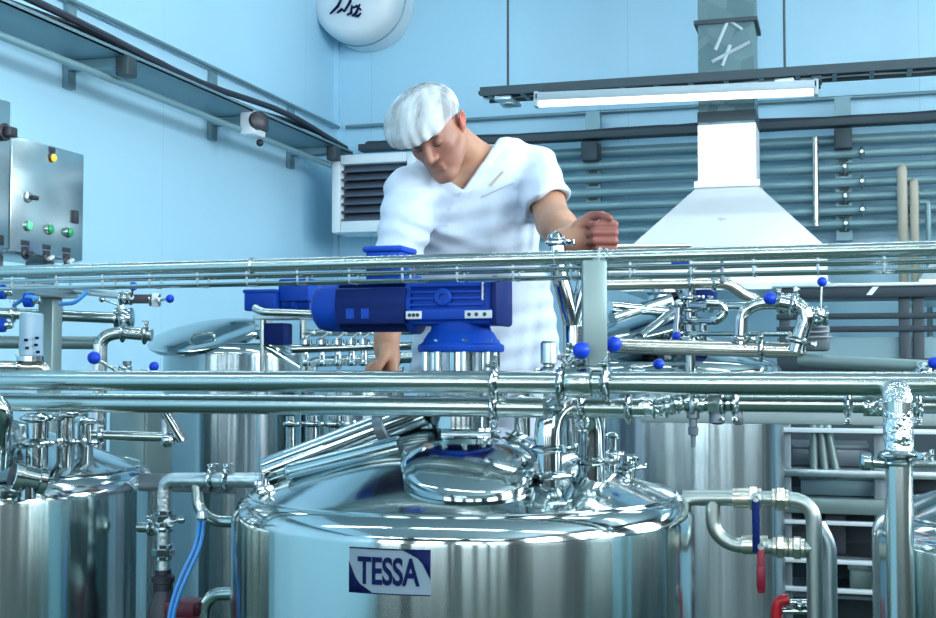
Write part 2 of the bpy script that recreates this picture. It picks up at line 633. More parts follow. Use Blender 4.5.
# ------------------------------------------------------------------ suspended cable tray in front of the duct
ty = 6.9
zt = ZC + 1.565
x0 = PY(485, 90, ty).x
t = thing('cable_tray', 'dark ladder cable tray hung on thin rods above the lit tube light', 'cable tray', (0, ty, zt))
mb = MB()
for dy in (-.1, .1):
    mb.span((x0, ty + dy - .008, zt - .024), (2.6, ty + dy + .008, zt + .026))
mb.build('side_rail', 'tray_dark', t)
k = x0 + .05
while k < 2.6:
    MB().span((k - .012, ty - .092, zt - .022), (k + .012, ty + .092, zt - .010)).build('rung', 'tray_teal', t); k += .19
for k, (dy, m_) in enumerate(((-.06, 'cable_black'), (-.02, 'cable_black'), (.03, 'cable_black'), (.07, 'cable_white'))):
    pts = [Vector((x0 - .02 + i * .2, ty + dy + .006 * math.sin(i * 1.7 + k), zt + .003 + .004 * math.sin(i * 2.3 + k))) for i in range(int((2.6 - x0) / .2))]
    MB().tube(pts, .012, 8).build('cable', m_, t)
for px in (508, 785):
    q = PY(px, 85, ty)
    r = MB().cyl((q.x, ty, zt - .05), (q.x, ty, ZT), .007, seg=10).build('hanger_rod', 'tray_dark', t)
    MB().box((q.x, ty, zt - .045), (.1, .24, .02), None, .004).lathe((q.x, ty, zt - .075), (0, 0, 1), [(.03, 0), (.045, .012), (.045, .024), (.02, .03)], 16).build('hanger_foot', 'steel_satin', r)
# conduit bracket from tray end to lamp
single('lamp_bracket', 'small dark bracket at the end of the lit tube light under the cable tray', 'bracket',
       MB().span((pb.x - .02, 6.69, pb.z + .058), (pb.x + .03, 6.82, pb.z + .08)).span((pb.x - .012, 6.8, pb.z + .06), (pb.x + .022, 6.92, zt - .03)), 'tray_dark')
single('lamp_bracket', 'small dark bracket at the free end of the tray carrying the tube light', 'bracket',
       MB().span((pa.x - .02, 6.69, pa.z + .058), (pa.x + .03, 6.82, pa.z + .08)).span((pa.x - .012, 6.8, pa.z + .06), (pa.x + .022, 6.92, zt - .03)), 'tray_dark')

# ------------------------------------------------------------------ duct and hood
hx, hy = -.588, 7.2
t = thing('extractor_hood', 'big pale steel pyramid hood with a square duct rising behind the lit tube light', 'hood', (hx, hy, 2.3))
zA = ZC + (365 - 187) * 7.05 / FPX       # top of the pyramid
zB = ZC + (365 - 250) * 6.6 / FPX        # lower edge of the pyramid
zD = zB - .19
hw = .155
h2 = .535


def sq(w, d, z):
    return [Vector((hx - w, hy - d, z)), Vector((hx + w, hy - d, z)), Vector((hx + w, hy + d, z)), Vector((hx - w, hy + d, z))]


MB().rings([sq(h2, .47, zD), sq(h2, .47, zB), sq(hw, hw, zA)], cap=False).rings([sq(h2 - .012, .458, zD), sq(h2 - .012, .458, zB), sq(hw - .01, hw - .01, zA)], cap=False).build('pyramid', 'hood_steel', t, 20)
MB().rings([sq(h2 + .012, .482, zD - .02), sq(h2 + .012, .482, zD + .012)], cap=True).build('rim', 'steel_satin', t, 20)
zC1 = ZC + (365 - 127) * 7.05 / FPX
zC0 = zC1 + .12
MB().rings([sq(hw + .005, hw + .005, zA), sq(hw + .005, hw + .005, zC1)], cap=True).build('collar', 'hood_steel', t, 20)
MB().rings([sq(hw + .025, hw + .025, zA - .015), sq(hw + .025, hw + .025, zA + .02)], cap=True).build('flange', 'steel_satin', t, 20)
MB().rings([sq(hw, hw, zC1), sq(hw, hw, ZT)], cap=True).build('duct', 'galvanized', t, 20)
zf = ZC + (365 - 24) * 7.05 / FPX
MB().rings([sq(hw + .02, hw + .02, zf - .012), sq(hw + .02, hw + .02, zf + .012)], cap=True).build('duct_clamp', 'tray_dark', t, 20)
mb = MB()   # welded seams on the duct face
y0 = hy - hw - .003
for a, b2 in (((715, 50), (728, 20)), ((728, 20), (742, 30)), ((712, 62), (750, 42)), ((730, 45), (722, 66))):
    mb.tube([PY(*a, y0), PY(*b2, y0)], .011, 8)
mb.build('seam', 'batten_body', t)
zf = ZC + (365 - 119) * 7.05 / FPX
MB().rings([sq(hw + .006, hw + .006, zf - .03), sq(hw + .006, hw + .006, zf + .03)], cap=True).build('duct_clamp', 'tray_dark', t, 20)

hx, hy = 1.02, 7.28
h3 = .62
t = thing('extractor_hood', 'second steel hood at the right edge, its sloping side cut by the frame', 'hood', (hx, hy, 2.3))
MB().rings([sq(h3, .5, zD - .05), sq(h3, .5, zD + .02), sq(hw, hw, zA + .1)], cap=False).rings([sq(h3 - .012, .488, zD - .05), sq(h3 - .012, .488, zD + .02), sq(hw - .01, hw - .01, zA + .1)], cap=False).build('pyramid', 'steel_satin', t, 20)
MB().rings([sq(hw, hw, zA + .1), sq(hw, hw, ZT)], cap=True).build('duct', 'galvanized', t, 20)
MB().rings([sq(h3 + .012, .512, zD - .08), sq(h3 + .012, .512, zD - .05)], cap=True).build('rim', 'steel_satin', t, 20)

# ------------------------------------------------------------------ pipe rack on the back wall
ry = 8.28
zr = [ZC + v for v in (1.352, 1.262, 1.165, 1.075, .985, .90)]
xs0, xs1 = -2.6, 2.9
which = ['topmost', 'second from the top', 'third from the top', 'third from the bottom', 'second from the bottom', 'lowest']
for i, z in enumerate(zr):
    x1 = xs1 - (0 if i % 2 else .25)
    tp = thing('wall_pipe', 'long grey pipe along the back wall, %s of the six' % which[i], 'pipe', (xs0, ry, z), 'pipes racked on the back wall')
    MB().tube(fillet([(xs0, ry + .2, z), (xs0, ry, z), (x1, ry, z), (x1, ry + .2, z)], .08), .031, 14).build('tube', 'rack_pipe', tp)
    px = 862 if i % 2 == 0 else 845
    q = PY(px, 170, ry)
    MB().torus((q.x, ry, z), (1, 0, 0), .036, .009, 20, 8).lathe((q.x, ry - .03, z), (0, -1, 0), [(.012, 0), (.02, .01), (.02, .03), (.012, .04)], 14).build('clip', 'steel_cast', tp)
for k, px in enumerate((593, 843)):
    q = PY(px, 130, ry + .05)
    t = thing('pipe_bracket', ['dark upright bracket of the wall pipes nearer the worker', 'dark upright bracket of the wall pipes between duct and right edge'][k], 'bracket', (q.x, ry + .08, 2.7), 'uprights of the pipe rack')
    MB().span((q.x - .05, ry + .05, zr[-1] - .1), (q.x + .05, ry + .1, ZC + 1.735)).build('upright', 'tray_teal', t)
    for z in zr:
        MB().span((q.x - .03, ry + .034, z - .045), (q.x + .03, ry + .1, z - .033)).build('arm', 'tray_dark', t)
    MB().box((q.x, ry - .02, zr[0] + .085), (.11, .16, .13), None, .01).build('clamp_block', 'tray_dark', t)
# cable tray and conduit running over the pipes
t = thing('cable_tray', 'dark cable tray on the back wall just above the six pipes', 'cable tray', (-1, 8.3, ZC + 1.5))
mb = MB().span((XL + .3, 8.2, ZC + 1.525), (XR, 8.212, ZC + 1.57)).span((XL + .3, 8.30, ZC + 1.525), (XR, 8.312, ZC + 1.57)).span((XL + .3, 8.2, ZC + 1.525), (XR, 8.31, ZC + 1.533))
mb.build('channel', 'tray_dark', t)
for k in range(3):
    pts = [Vector((XL + .35 + i * .3, 8.225 + k * .025 + .006 * math.sin(i * 1.3 + k), ZC + 1.568 + .012 * math.sin(i * .9 + k * 2))) for i in range(26)]
    MB().tube(pts, .02, 8).build('cable', 'cable_black', t)
pipe('conduit', 'thin grey conduit along the back wall, the line above the cable tray', [(XL + .1, 8.46, ZC + 1.752), (XR, 8.46, ZC + 1.752)], .014, material='tray_teal')
# lower wide pipe bundle line just under the tray
pipe('wall_pipe', 'thicker dull pipe tucked directly under the back wall cable tray', [(-3.0, 8.36, ZC + 1.455), (XR, 8.36, ZC + 1.455)], .035, material='rack_pipe')

# short uprights at the right of the back wall
q0, q1 = PY(815, 137, 8.2), PY(815, 226, 8.2)
pipe('drop_pipe', 'thin pale upright pipe crossing the wall pipes beside the big hood', [(q0.x, 8.215, q0.z), (q0.x, 8.215, q1.z)], .02, material='steel_warm')
for k, (px, py) in enumerate(((902, 168), (914, 182))):
    q = PY(px, py, 8.16)
    t = pipe('drop_pipe', ['taller of two beige pipes standing at the right of the back wall', 'shorter of two beige pipes standing at the right of the back wall'][k],
             [(q.x, 8.25, q.z), (q.x, 8.16, q.z), (q.x, 8.16, 2.0)], .026 if k else .03, .05, material='beige_pipe', clamps=())
q = PY(928, 205, 8.18)
pipe('drop_pipe', 'grey hooked pipe near the right edge beside the beige pipes', [(q.x - .05, 8.18, q.z + .02), (q.x, 8.18, q.z + .02), (q.x, 8.18, 0)], .018, .06, material='rack_pipe')

# ------------------------------------------------------------------ left wall: cable tray, conduit, pipe
xw = XL
t = thing('cable_tray', 'dark cable tray climbing the left wall towards the corner, cables lying in it', 'cable tray', (xw + .2, 4, ZC + 1.4))
zl = ZC + 1.49
MB().span((xw + .04, -1.0, zl - .03), (xw + .34, 8.0, zl - .02)).span((xw + .33, -1.0, zl - .03), (xw + .34, 8.0, zl - .005)).build('channel', 'tray_teal', t)
for k in range(4):
    pts = [Vector((xw + .12 + k * .06 + .012 * math.sin(i * 1.1 + k), -1 + i * .3, zl + .018 + .022 * (1 + math.sin(i * .8 + 1.9 * k)))) for i in range(31)]
    MB().tube(pts, .019, 8).build('cable', 'cable_black', t)
for k, y in enumerate((2.3, 3.75, 5.15, 6.58, 7.68)):
    b_ = MB().span((xw + .003, y - .035, ZC + 1.33), (xw + .03, y + .035, ZC + 1.74)).span((xw + .003, y - .03, zl - .075), (xw + .34, y + .03, zl - .032)).build('bracket', 'tray_teal', t)
    MB().box((xw + .33, y, zl - .075), (.07, .09, .1), None, .01).build('bracket_end', 'tray_dark', b_)
pipe('conduit', 'thin grey conduit high on the left wall, the line above the cable tray', [(xw + .04, -1, ZC + 1.752), (xw + .04, 8.46, ZC + 1.752)], .013, material='tray_teal')
pipe('wall_pipe', 'grey pipe on the left wall running just beneath its cable tray', [(xw + .25, -1, ZC + 1.362), (xw + .25, 8.05, ZC + 1.362)], .018, material='rack_pipe')
q = PX(253, 128, xw + .3)
t = thing('wall_camera', 'small camera with a dark round lens hung under the left wall tray', 'camera', q)
MB().box((q.x, q.y, q.z + .02), (.1, .17, .15), None, .025).build('body', 'white_enamel', t)
MB().lathe((q.x + .04, q.y - .04, q.z + .03), (.75, -.65, 0), [(.04, 0), (.055, .02), (.052, .05), (.03, .058)], 20).build('lens', 'black_plastic', t)
MB().cyl((q.x, q.y, q.z + .09), (q.x, q.y, zl - .02), .018, seg=12).build('mount', 'steel_satin', t)
MB().sphere((q.x + .02, q.y + .05, q.z - .08), .022, 14).build('cable_gland', 'black_plastic', t)

# ------------------------------------------------------------------ louvred air heater near the corner
lx0, lx1, lz0, lz1, ly = -3.295, -2.69, ZC + .895, ZC + 1.425, 7.8
t = thing('air_heater', 'white square air heater with dark louvres on the back wall behind the worker', 'heater', ((lx0 + lx1) / 2, ly, lz0))
fw = .065
f = MB()
f.span((lx0, ly, lz0), (lx0 + fw, ly + .3, lz1), .012).span((lx1 - fw, ly, lz0), (lx1, ly + .3, lz1), .012)
f.span((lx0 + fw, ly, lz0), (lx1 - fw, ly + .3, lz0 + fw * 1.2), .008).span((lx0 + fw, ly, lz1 - fw), (lx1 - fw, ly + .3, lz1), .008)
f.build('casing', 'white_enamel', t)
MB().span((lx0 + .03, ly + .12, lz0 + .03), (lx1 - .03, ly + .29, lz1 - .03)).build('grille_back', 'black_plastic', t)
nb = 7
for k in range(nb):
    z = lz0 + fw * 1.2 + (k + .5) * (lz1 - lz0 - fw * 2.2) / nb
    ax = (Vector((1, 0, 0)), Vector((0, .82, .57)), Vector((0, -.57, .82)))
    o = MB().box(((lx0 + lx1) / 2, ly + .045, z), (lx1 - lx0 - 2 * fw - .004, .085, .012), ax, .004).build('louvre', 'louver_grey', t)
    MB().cyl((lx0 + fw + .002, ly + .03, z - .006), (lx0 + fw + .014, ly + .03, z - .006), .012, seg=10).build('pivot', 'white_enamel', o)
MB().span((lx0 + .1, ly + .29, lz0 + .12), (lx1 - .1, YB, lz0 + .2)).span((lx0 + .1, ly + .29, lz1 - .2), (lx1 - .1, YB, lz1 - .12)).build('wall_bracket', 'tray_dark', t)
MB().span((lx0 + .28, ly + .01, lz0 - .03), (lx0 + .4, ly + .2, lz0 + .002)).build('drain_outlet', 'tray_teal', t)

# ------------------------------------------------------------------ white drum high in the corner
c = PY(351, -8, 8.1)
R = .335
t = thing('ventilation_drum', 'white round drum with dark brushed script high on the back wall by the corner', 'drum', (c.x, 8.3, c.z - R))
MB().lathe((c.x, 8.49, c.z), (0, -1, 0), [(R, 0), (R, .24), (R * .985, .30), (R * .93, .345), (R * .8, .375), (R * .5, .40), (.002, .41)], 56).build('shell', 'white_enamel', t)
MB().torus((c.x, 8.3, c.z), (0, 1, 0), R + .002, .006, 56, 8).build('band', 'tray_teal', t)
mb = MB()
for (a, b2, c2) in (((330, 14), (338, 6), (343, -4)), ((337, 13), (342, 9), (344, 11)), ((344, 12), (350, 2), (352, -6)), ((347, 15), (351, 13), (352, 5)), ((352, 16), (356, 13), (360, 4)), ((352, 8), (357, 6), (361, 10)), ((355, 16), (358, 16), (361, 13))):
    mb.tube([PY(*a, 8.077), PY(*b2, 8.077), PY(*c2, 8.077)], [.007, .011, .006], 8)
mb.build('script_lettering', 'navy_print', t)
MB().span((c.x - .05, 8.3, c.z + R * .9), (c.x + .05, 8.4, ZT)).build('hanger', 'tray_teal', t)
# ================================================================== stainless tanks
SLOPE = math.tan(math.radians(21))


def tank_profile(R, zt, rn, zb=.62):
    rs = .055
    prof = [(.06, zb - .12), (R * .6, zb - .07), (R - .03, zb - .015), (R, zb + .03)]
    prof += [(R, zb + .03 + (zt - zb - .03) * k / 6) for k in range(1, 7)]
    for k in range(1, 9):
        a = math.radians(69) * k / 8
        prof.append((R - rs + rs * math.cos(a), zt + rs * math.sin(a)))
    r1, z1 = prof[-1]
    for k in range(1, 7):
        r = r1 + (rn - r1) * k / 6
        prof.append((r, z1 + (r1 - r) * SLOPE))
    return prof, (lambda r: z1 + (r1 - r) * SLOPE)


def tank(label, x, y, R, zt, rn=.10, neck=.11, group=None, material='steel_brushed', seg=96, legs=4):
    t = thing('dairy_tank', label, 'tank', (x, y, 0), group)
    prof, zc = tank_profile(R, zt, rn)
    n_body = 10
    MB().lathe((x, y, 0), (0, 0, 1), prof[:n_body + 1], seg, cap=True).build('shell', material, t, 60)
    MB().lathe((x, y, 0), (0, 0, 1), [(prof[n_body][0], prof[n_body][1] - .0005)] + prof[n_body:], seg, cap=True).build('cone_top', 'steel_polished', t, 60)
    zn = zc(rn)
    if neck:
        MB().lathe((x, y, zn - .02), (0, 0, 1), [(rn * .8, 0), (rn * .8, neck * .75), (rn * 1.02, neck * .76), (rn * 1.02, neck + .02)], 40).build('neck', 'steel_polished', t)
    for k in range(legs):
        a = math.pi / 4 + k * 2 * math.pi / legs
        px, py = x + math.cos(a) * R * .8, y + math.sin(a) * R * .8
        l = MB().cyl((px, py, .02), (px, py, .66), .028, seg=16).build('leg', 'steel_satin', t)
        MB().lathe((px, py, 0), (0, 0, 1), [(.055, 0), (.055, .012), (.03, .03)], 18).build('foot', 'steel_cast', l)
    return t, zc, zn


def manway(t, x, y, zc, r, az, rad, dome=.03, mat_='steel_polished'):
    """round hatch lying on the cone: collar, domed lid, hinge and swing clamps"""
    d = Vector((math.cos(az), math.sin(az), 0))
    n = (Vector((0, 0, 1)) + d * SLOPE).normalized()
    tng = Vector((-d.y, d.x, 0))
    up = n.cross(tng)
    c = Vector((x, y, zc(r))) + d * r
    c = c - n * .022
    MB().lathe(c - n * .03, n, [(rad * .94, 0), (rad * .94, .045), (rad * 1.04, .047), (rad * 1.04, .055)], 56).build('hatch_collar', mat_, t)
    prof = [(rad * 1.05, .056), (rad * 1.06, .062), (rad * 1.02, .068)]
    prof += [(rad * math.cos(a) * .98, .066 + dome * math.sin(a)) for a in [math.pi / 2 * k / 8 for k in range(1, 8)]] + [(.002, .066 + dome)]
    lid = MB().lathe(c - n * .03, n, prof, 56).build('hatch_lid', mat_, t, 50)
    for s in (1,):
        q = c + tng * (s * rad * 1.08) + n * .035
        k = MB().box(q, (.022, .05, .03), (tng, up, n), .005).cyl(q - n * .02, q + n * .035, .006, seg=10).build('swing_clamp', 'steel_cast', lid)
    q = c - up * rad * 1.1 + n * .03 if up.dot(d) > 0 else c + up * rad * 1.1 + n * .03
    MB().cyl(q - tng * .05, q + tng * .05, .012, seg=14).build('hinge', 'steel_cast', lid)
    return c, n


# --- middle tank with the name plate
TX, TY, TR = -.783, 2.588, .493
t_mid, zc_mid, zn_mid = tank('wide polished tank in the middle of the picture with a TESSA name plate', TX, TY, TR, 1.575, .095, .10, 'front row of cone-topped tanks')
az_cam = math.atan2(-TY, -TX)
manway(t_mid, TX, TY, zc_mid, .275, az_cam + .04, .124, .024)


def on_shell(px, py, off=.0015):
    d = ray(px, py)
    ox, oy = EYE.x - TX, EYE.y - TY
    a = d.x ** 2 + d.y ** 2
    b2 = ox * d.x + oy * d.y
    c = ox * ox + oy * oy - (TR + off) ** 2
    s = (-b2 - math.sqrt(b2 * b2 - a * c)) / a
    return EYE + d * s


pA, pB = on_shell(349.5, 547), on_shell(430.5, 594.5)
angA, angB = math.atan2(pA.y - TY, pA.x - TX), math.atan2(pB.y - TY, pB.x - TX)
zTop, zBot = pA.z, on_shell(349.5, 592).z
Wp, Hp = (angB - angA) * TR, zTop - zBot


def on_plate(u, v, off):
    """u 0..1 across, v 0..1 up, on the curved shell"""
    a = angA + (angB - angA) * u
    return Vector((TX + math.cos(a) * (TR + off), TY + math.sin(a) * (TR + off), zBot + Hp * v))


def plate_poly(mb, pts, off, thick=.0006, sub=1):
    """fan of a star-shaped outline, bent on the shell"""
    c = (sum(p[0] for p in pts) / len(pts), sum(p[1] for p in pts) / len(pts))
    vo = [mb.bm.verts.new(on_plate(u, v, off)) for u, v in pts]
    vc = mb.bm.verts.new(on_plate(c[0], c[1], off))
    vi = [mb.bm.verts.new(on_plate(u, v, off - thick)) for u, v in pts]
    n = len(pts)
    for i in range(n):
        j = (i + 1) % n
        mb.bm.faces.new((vc, vo[i], vo[j]))
        mb.bm.faces.new((vo[j], vo[i], vi[i], vi[j]))


def edge_pts(u0, v0, u1, v1, n=12):
    return [(u0 + (u1 - u0) * k / n, v0 + (v1 - v0) * k / n) for k in range(n)]


mb = MB()
nx = 24
for off in (.0022,):
    top = [mb.bm.verts.new(on_plate(k / nx, 1, off)) for k in range(nx + 1)]
    bot = [mb.bm.verts.new(on_plate(k / nx, 0, off)) for k in range(nx + 1)]
    top2 = [mb.bm.verts.new(on_plate(k / nx, 1, -.002)) for k in range(nx + 1)]
    bot2 = [mb.bm.verts.new(on_plate(k / nx, 0, -.002)) for k in range(nx + 1)]
    for k in range(nx):
        mb.bm.faces.new((bot[k], bot[k + 1], top[k + 1], top[k]))
        mb.bm.faces.new((top[k], top[k + 1], top2[k + 1], top2[k]))
        mb.bm.faces.new((bot2[k], bot2[k + 1], bot[k + 1], bot[k]))
    mb.bm.faces.new((bot[0], top[0], top2[0], bot2[0]))
    mb.bm.faces.new((bot[-1], bot2[-1], top2[-1], top[-1]))
plate = mb.build('name_plate', 'plate_face', t_mid, 30)
mb = MB()
# navy corner at the lower left: bounded by an elliptical arc; the upper right one mirrors it
arc = [(.40 * (1 - math.cos(a)), .66 * (1 - math.sin(a))) for a in [math.pi / 2 * k / 10 for k in range(11)]]
ll = [(0, 0)] + [(u, v) for u, v in reversed(arc)]
plate_poly(mb, [(0.0, 0.0), (.15, 0), (.33, 0.0), (.24, .06), (.16, .17), (.09, .33), (.04, .50), (0, .70), (0, .35)], .0032)
plate_poly(mb, [(1.0, 1.0), (.85, 1), (.66, 1.0), (.76, .95), (.84, .85), (.91, .70), (.96, .55), (1, .36), (1, .68)], .0032)
for v in (.995, .012):
    a = [(k / 20, v) for k in range(21)]
    for k in range(20):
        plate_poly(mb, [(a[k][0], v - .012), (a[k + 1][0], v - .012), (a[k + 1][0], v + .012), (a[k][0], v + .012)], .0031)
mb.build('plate_border', 'navy_print', plate, None)
# the lettering, bent on the shell
fc = bpy.data.curves.new('lettering', 'FONT')
fc.body = 'TESSA'
fc.size = 1.0
fc.offset = .022
fc.extrude = .02
fc.space_character = .98
fo = bpy.data.objects.new('lettering', fc)
COL.objects.link(fo)
bpy.context.view_layer.update()
me = bpy.data.meshes.new_from_object(fo.evaluated_get(bpy.context.evaluated_depsgraph_get()))
bpy.data.objects.remove(fo)
co = np.empty(len(me.vertices) * 3, dtype=np.float32)
me.vertices.foreach_get('co', co)
co = co.reshape(-1, 3)
lo_, hi_ = co.min(0), co.max(0)
for v in me.vertices:
    u = .115 + .76 * (v.co.x - lo_[0]) / (hi_[0] - lo_[0])
    w = .20 + .62 * (v.co.y - lo_[1]) / (hi_[1] - lo_[1])
    v.co = on_plate(u, w, .0032 + (.0005 if v.co.z > 0 else -.0008))
me.materials.clear()
link_mesh('lettering', me, 'navy_print', plate, 30)

# --- tank cut by the left edge, tank cut by the right edge
LX, LY = -2.068, 2.53
t_l, zc_l, zn_l = tank('polished tank cut by the left edge, cone top under the header pipes', LX, LY, .49, 1.60, .095, .10, 'front row of cone-topped tanks')
manway(t_l, LX, LY, zc_l, .275, math.atan2(-LY, -LX) + .1, .118)
QX, QY = .545, 2.52
t_r, zc_r, zn_r = tank('polished tank cut by the right edge behind the thick upright pipe', QX, QY, .49, 1.575, .095, .10, 'front row of cone-topped tanks')

# seam bands round the rims of the front tanks
for t, x, y, zt in ((t_mid, TX, TY, 1.575), (t_l, LX, LY, 1.60), (t_r, QX, QY, 1.575)):
    MB().torus((x, y, zt + .0535), (0, 0, 1), .456, .0035, 96, 8).build('weld_band', 'steel_polished', t)

# --- rear tanks
p = PD(665, 365, 4.35)
BX, BY = p.x, p.y
t_b, zc_b, zn_b = tank('tall steel tank behind the middle tank on the hood side, reflecting pale bands', BX, BY, .40, 1.86, .10, .0, 'rear tanks', 'steel_rolled')
p = PD(233, 365, 4.8)
CX, CY_ = p.x, p.y
t_c, zc_c, zn_c = tank('narrow steel tank under a tilted dished lid behind the gap of the front tanks', CX, CY_, .262, 1.93, .24, .0, 'rear tanks', 'steel_rolled')
p = PD(352, 365, 4.7)
SX_, SY_ = p.x, p.y
t_s, zc_s, zn_s = tank('slim steel tank partly hidden behind the blue gear motor and middle tank', SX_, SY_, .19, 1.80, .08, .0, 'rear tanks')


def dished_lid(t, c, n, rad, dome):
    n = Vector(n).normalized()
    prof = [(rad * .97, -.016), (rad * .97, -.006), (rad * 1.03, -.005), (rad * 1.04, .004), (rad * 1.0, .010)]
    prof += [(rad * .98 * math.cos(a), .008 + dome * math.sin(a)) for a in [math.pi / 2 * k / 8 for k in range(1, 8)]] + [(.002, .008 + dome)]
    lid = MB().lathe(c, n, prof, 64).build('dished_lid', 'steel_polished', t, 50)
    return lid


# lid of the narrow rear tank, hinged up towards the right
cL = PD(206, 336, 4.75)
nL = (Vector((0, 0, 1)) - RGT * .12 - FWD * .30)
lid = dished_lid(t_c, cL, nL, .212, .018)
q = PD(213, 365, 4.77)
MB().cyl((q.x, q.y, 1.92), (q.x, q.y, cL.z - .035), .18, seg=48).build('lid_collar', 'steel_brushed', t_c)
q = PD(205, 326, 4.78)
MB().tube(fillet([PD(190, 343, 4.62), PD(191, 336, 4.60), PD(214, 333, 4.62), PD(215, 341, 4.64)], .02), .006, 10).build('lid_handle', 'steel_pipe', lid)
MB().cyl(PD(250, 329, 4.8), PD(268, 322, 4.8), .016, seg=12).box(PD(264, 328, 4.8), (.05, .06, .09), None, .006).build('hinge', 'steel_cast', lid)
# half lid of the tall rear tank
cB = PD(640, 322, 4.3)
lidb = dished_lid(t_b, PD(648, 324, 4.2), Vector((0, 0, 1)) - RGT * .30 - FWD * .28, .165, .016)
MB().lathe((BX, BY, zn_b - .02), (0, 0, 1), [(.085, 0), (.085, .06), (.11, .062), (.11, .075), (.07, .078), (.055, .15), (.07, .16), (.07, .19)], 40).build('neck', 'steel_polished', t_b)
for k, (a, b2) in enumerate((((612, 318), (668, 300)), ((610, 306), (672, 312)), ((640, 338), (676, 310)))):
    MB().tube([PD(*a, 4.05), PD(*b2, 4.2)], .018, 12).build('stiffener', 'steel_polished', t_b)

# ------------------------------------------------------------------ gear motor of the middle tank
zM = PY(360, 306, TY).z
z_top = zn_mid - .02 + .10 + .02
gm = thing('gear_motor', 'large blue gear motor lying over the middle tank, under the wire tray', 'motor', (TX, TY, z_top))
X = lambda px: PY(px, 306, TY).x
x_l, x_c, x_g0, x_g1 = X(316), X(345), X(417), X(505)
rm = .057
MB().lathe((x_l, TY, zM), (1, 0, 0), [(.02, 0), (rm * .7, .004), (rm * .92, .014), (rm * 1.0, .034), (rm * 1.02, x_c - x_l)], 40).build('fan_cowl', 'blue_paint', gm, 40)
mb = MB().lathe((x_c, TY, zM), (1, 0, 0), [(rm * .88, 0), (rm * .88, x_g0 - x_c)], 40)
for k in range(28):
    a = 2 * math.pi * k / 28
    d = Vector((0, math.cos(a), math.sin(a)))
    mb.box(Vector(((x_c + x_g0) / 2, TY, zM)) + d * rm * .93, (x_g0 - x_c - .006, .0045, rm * .2), (Vector((1, 0, 0)), Vector((1, 0, 0)).cross(d), d))
mb.build('ribbed_stator', 'navy_paint', gm, 30)
# navy side plate with its faint printed marks
o = MB().span((x_c + .004, TY - rm - .012, zM - rm * .75), (x_g0 - .004, TY - rm * .7, zM + rm * .62), .004).build('side_cover', 'navy_paint', gm)
MB().box((x_c + .04, TY - rm - .0125, zM - .02), (.018, .002, .022)).box((x_c + .075, TY - rm - .0125, zM - .02), (.018, .002, .022)).build('cover_mark', 'blue_paint', o)
MB().lathe((x_g0 - .012, TY, zM), (1, 0, 0), [(rm, 0), (rm * 1.12, .003), (rm * 1.12, .018), (rm, .02)], 40).build('motor_flange', 'blue_paint', gm)
# terminal box on the motor
xa, xb = X(372), X(407)
tb = MB().span((xa, TY - .045, zM + rm * .8), (xb, TY + .05, PY(390, 251, TY).z), .008).build('terminal_box', 'blue_paint', gm)
zt_ = PY(390, 251, TY).z
MB().span((xa - .006, TY - .05, zt_ - .006), (xb + .006, TY + .055, zt_ + .008), .006).build('box_lid', 'blue_paint', tb)
MB().cyl(((xa + .02), TY - .075, zM + rm + .03), ((xa + .02), TY - .04, zM + rm + .03), .012, seg=14).build('cable_gland', 'navy_paint', tb)
# gearbox
zg0, zg1 = PY(460, 334, TY).z, PY(460, 279, TY).z
gb = MB()
gb.span((x_g0 + .004, TY - .058, zg0 + .018), (x_g1 - .012, TY + .062, zg1 - .004), .01)
for k in range(5):
    z = zg0 + .045 + k * .0135
    gb.span((x_g0 + .006, TY - .066, z), (x_g1 - .03, TY + .066, z + .0055), .001)
gb.build('gearbox', 'blue_paint', gm, 30)
MB().lathe((X(452), TY - .055, PY(452, 299, TY).z), (0, -1, 0), [(.02, 0), (.02, .012), (.016, .016), (.008, .016), (.007, .012), (.001, .012)], 24).build('inspection_boss', 'blue_paint', gm)
MB().span((x_g1 - .016, TY - .067, zg0 + .016), (x_g1, TY + .07, zg1 + .002), .008).build('end_cover', 'navy_paint', gm)
MB().span((x_g1 - .033, TY - .0672, zg1 - .05), (x_g1 - .03, TY - .06, zg1 - .012)).build('cover_gap', 'white_enamel', gm)
# bolted foot rail under the gearbox
zf = PY(460, 316, TY).z
fr = MB().span((x_g0, TY - .075, zf - .011), (x_g1 - .01, TY + .075, zf + .012), .004).build('foot_rail', 'blue_paint', gm)
for px in (425, 488):
    w = .018 if px == 425 else .03
    k = MB().span((X(px) - w, TY - .0765, zf - .0085), (X(px) + w, TY - .0745, zf + .0085), .001).build('tag_plate', 'white_enamel', fr)
    mb = MB()
    for dx in ((-.009, .0, .009) if px == 425 else (-.02, -.004, .014)):
        mb.cyl((X(px) + dx, TY - .0765, zf), (X(px) + dx, TY - .0775, zf), .0042, seg=12)
    mb.build('tag_hole', 'black_plastic', k)
# conical adapter, round flange, stand-off pillars
xf = X(461)
MB().lathe((xf, TY, zg0 - .003), (0, 0, 1), [(.071, 0), (.066, .012), (.062, .026), (.058, .045)], 40).build('adapter', 'blue_paint', gm)
zfl = PY(461, 352, TY).z
MB().lathe((xf, TY, zfl), (0, 0, 1), [(.092, 0), (.094, .003), (.094, .014), (.088, .018)], 44).build('mounting_flange', 'blue_paint', gm)
MB().lathe((xf, TY, zfl + .016), (0, 0, 1), [(.088, 0), (.07, zg0 - zfl - .016 + .004)], 40).build('adapter', 'blue_paint', gm)
for k in range(8):
    a = 2 * math.pi * (k + .5) / 8
    q = Vector((xf + .076 * math.cos(a), TY + .076 * math.sin(a), 0))
    MB().cyl((q.x, q.y, z_top), (q.x, q.y, zfl + .002), .0095, seg=14).lathe((q.x, q.y, zfl + .018), (0, 0, 1), [(.009, 0), (.009, .008), (.005, .009)], 6).build('standoff', 'steel_polished', gm)
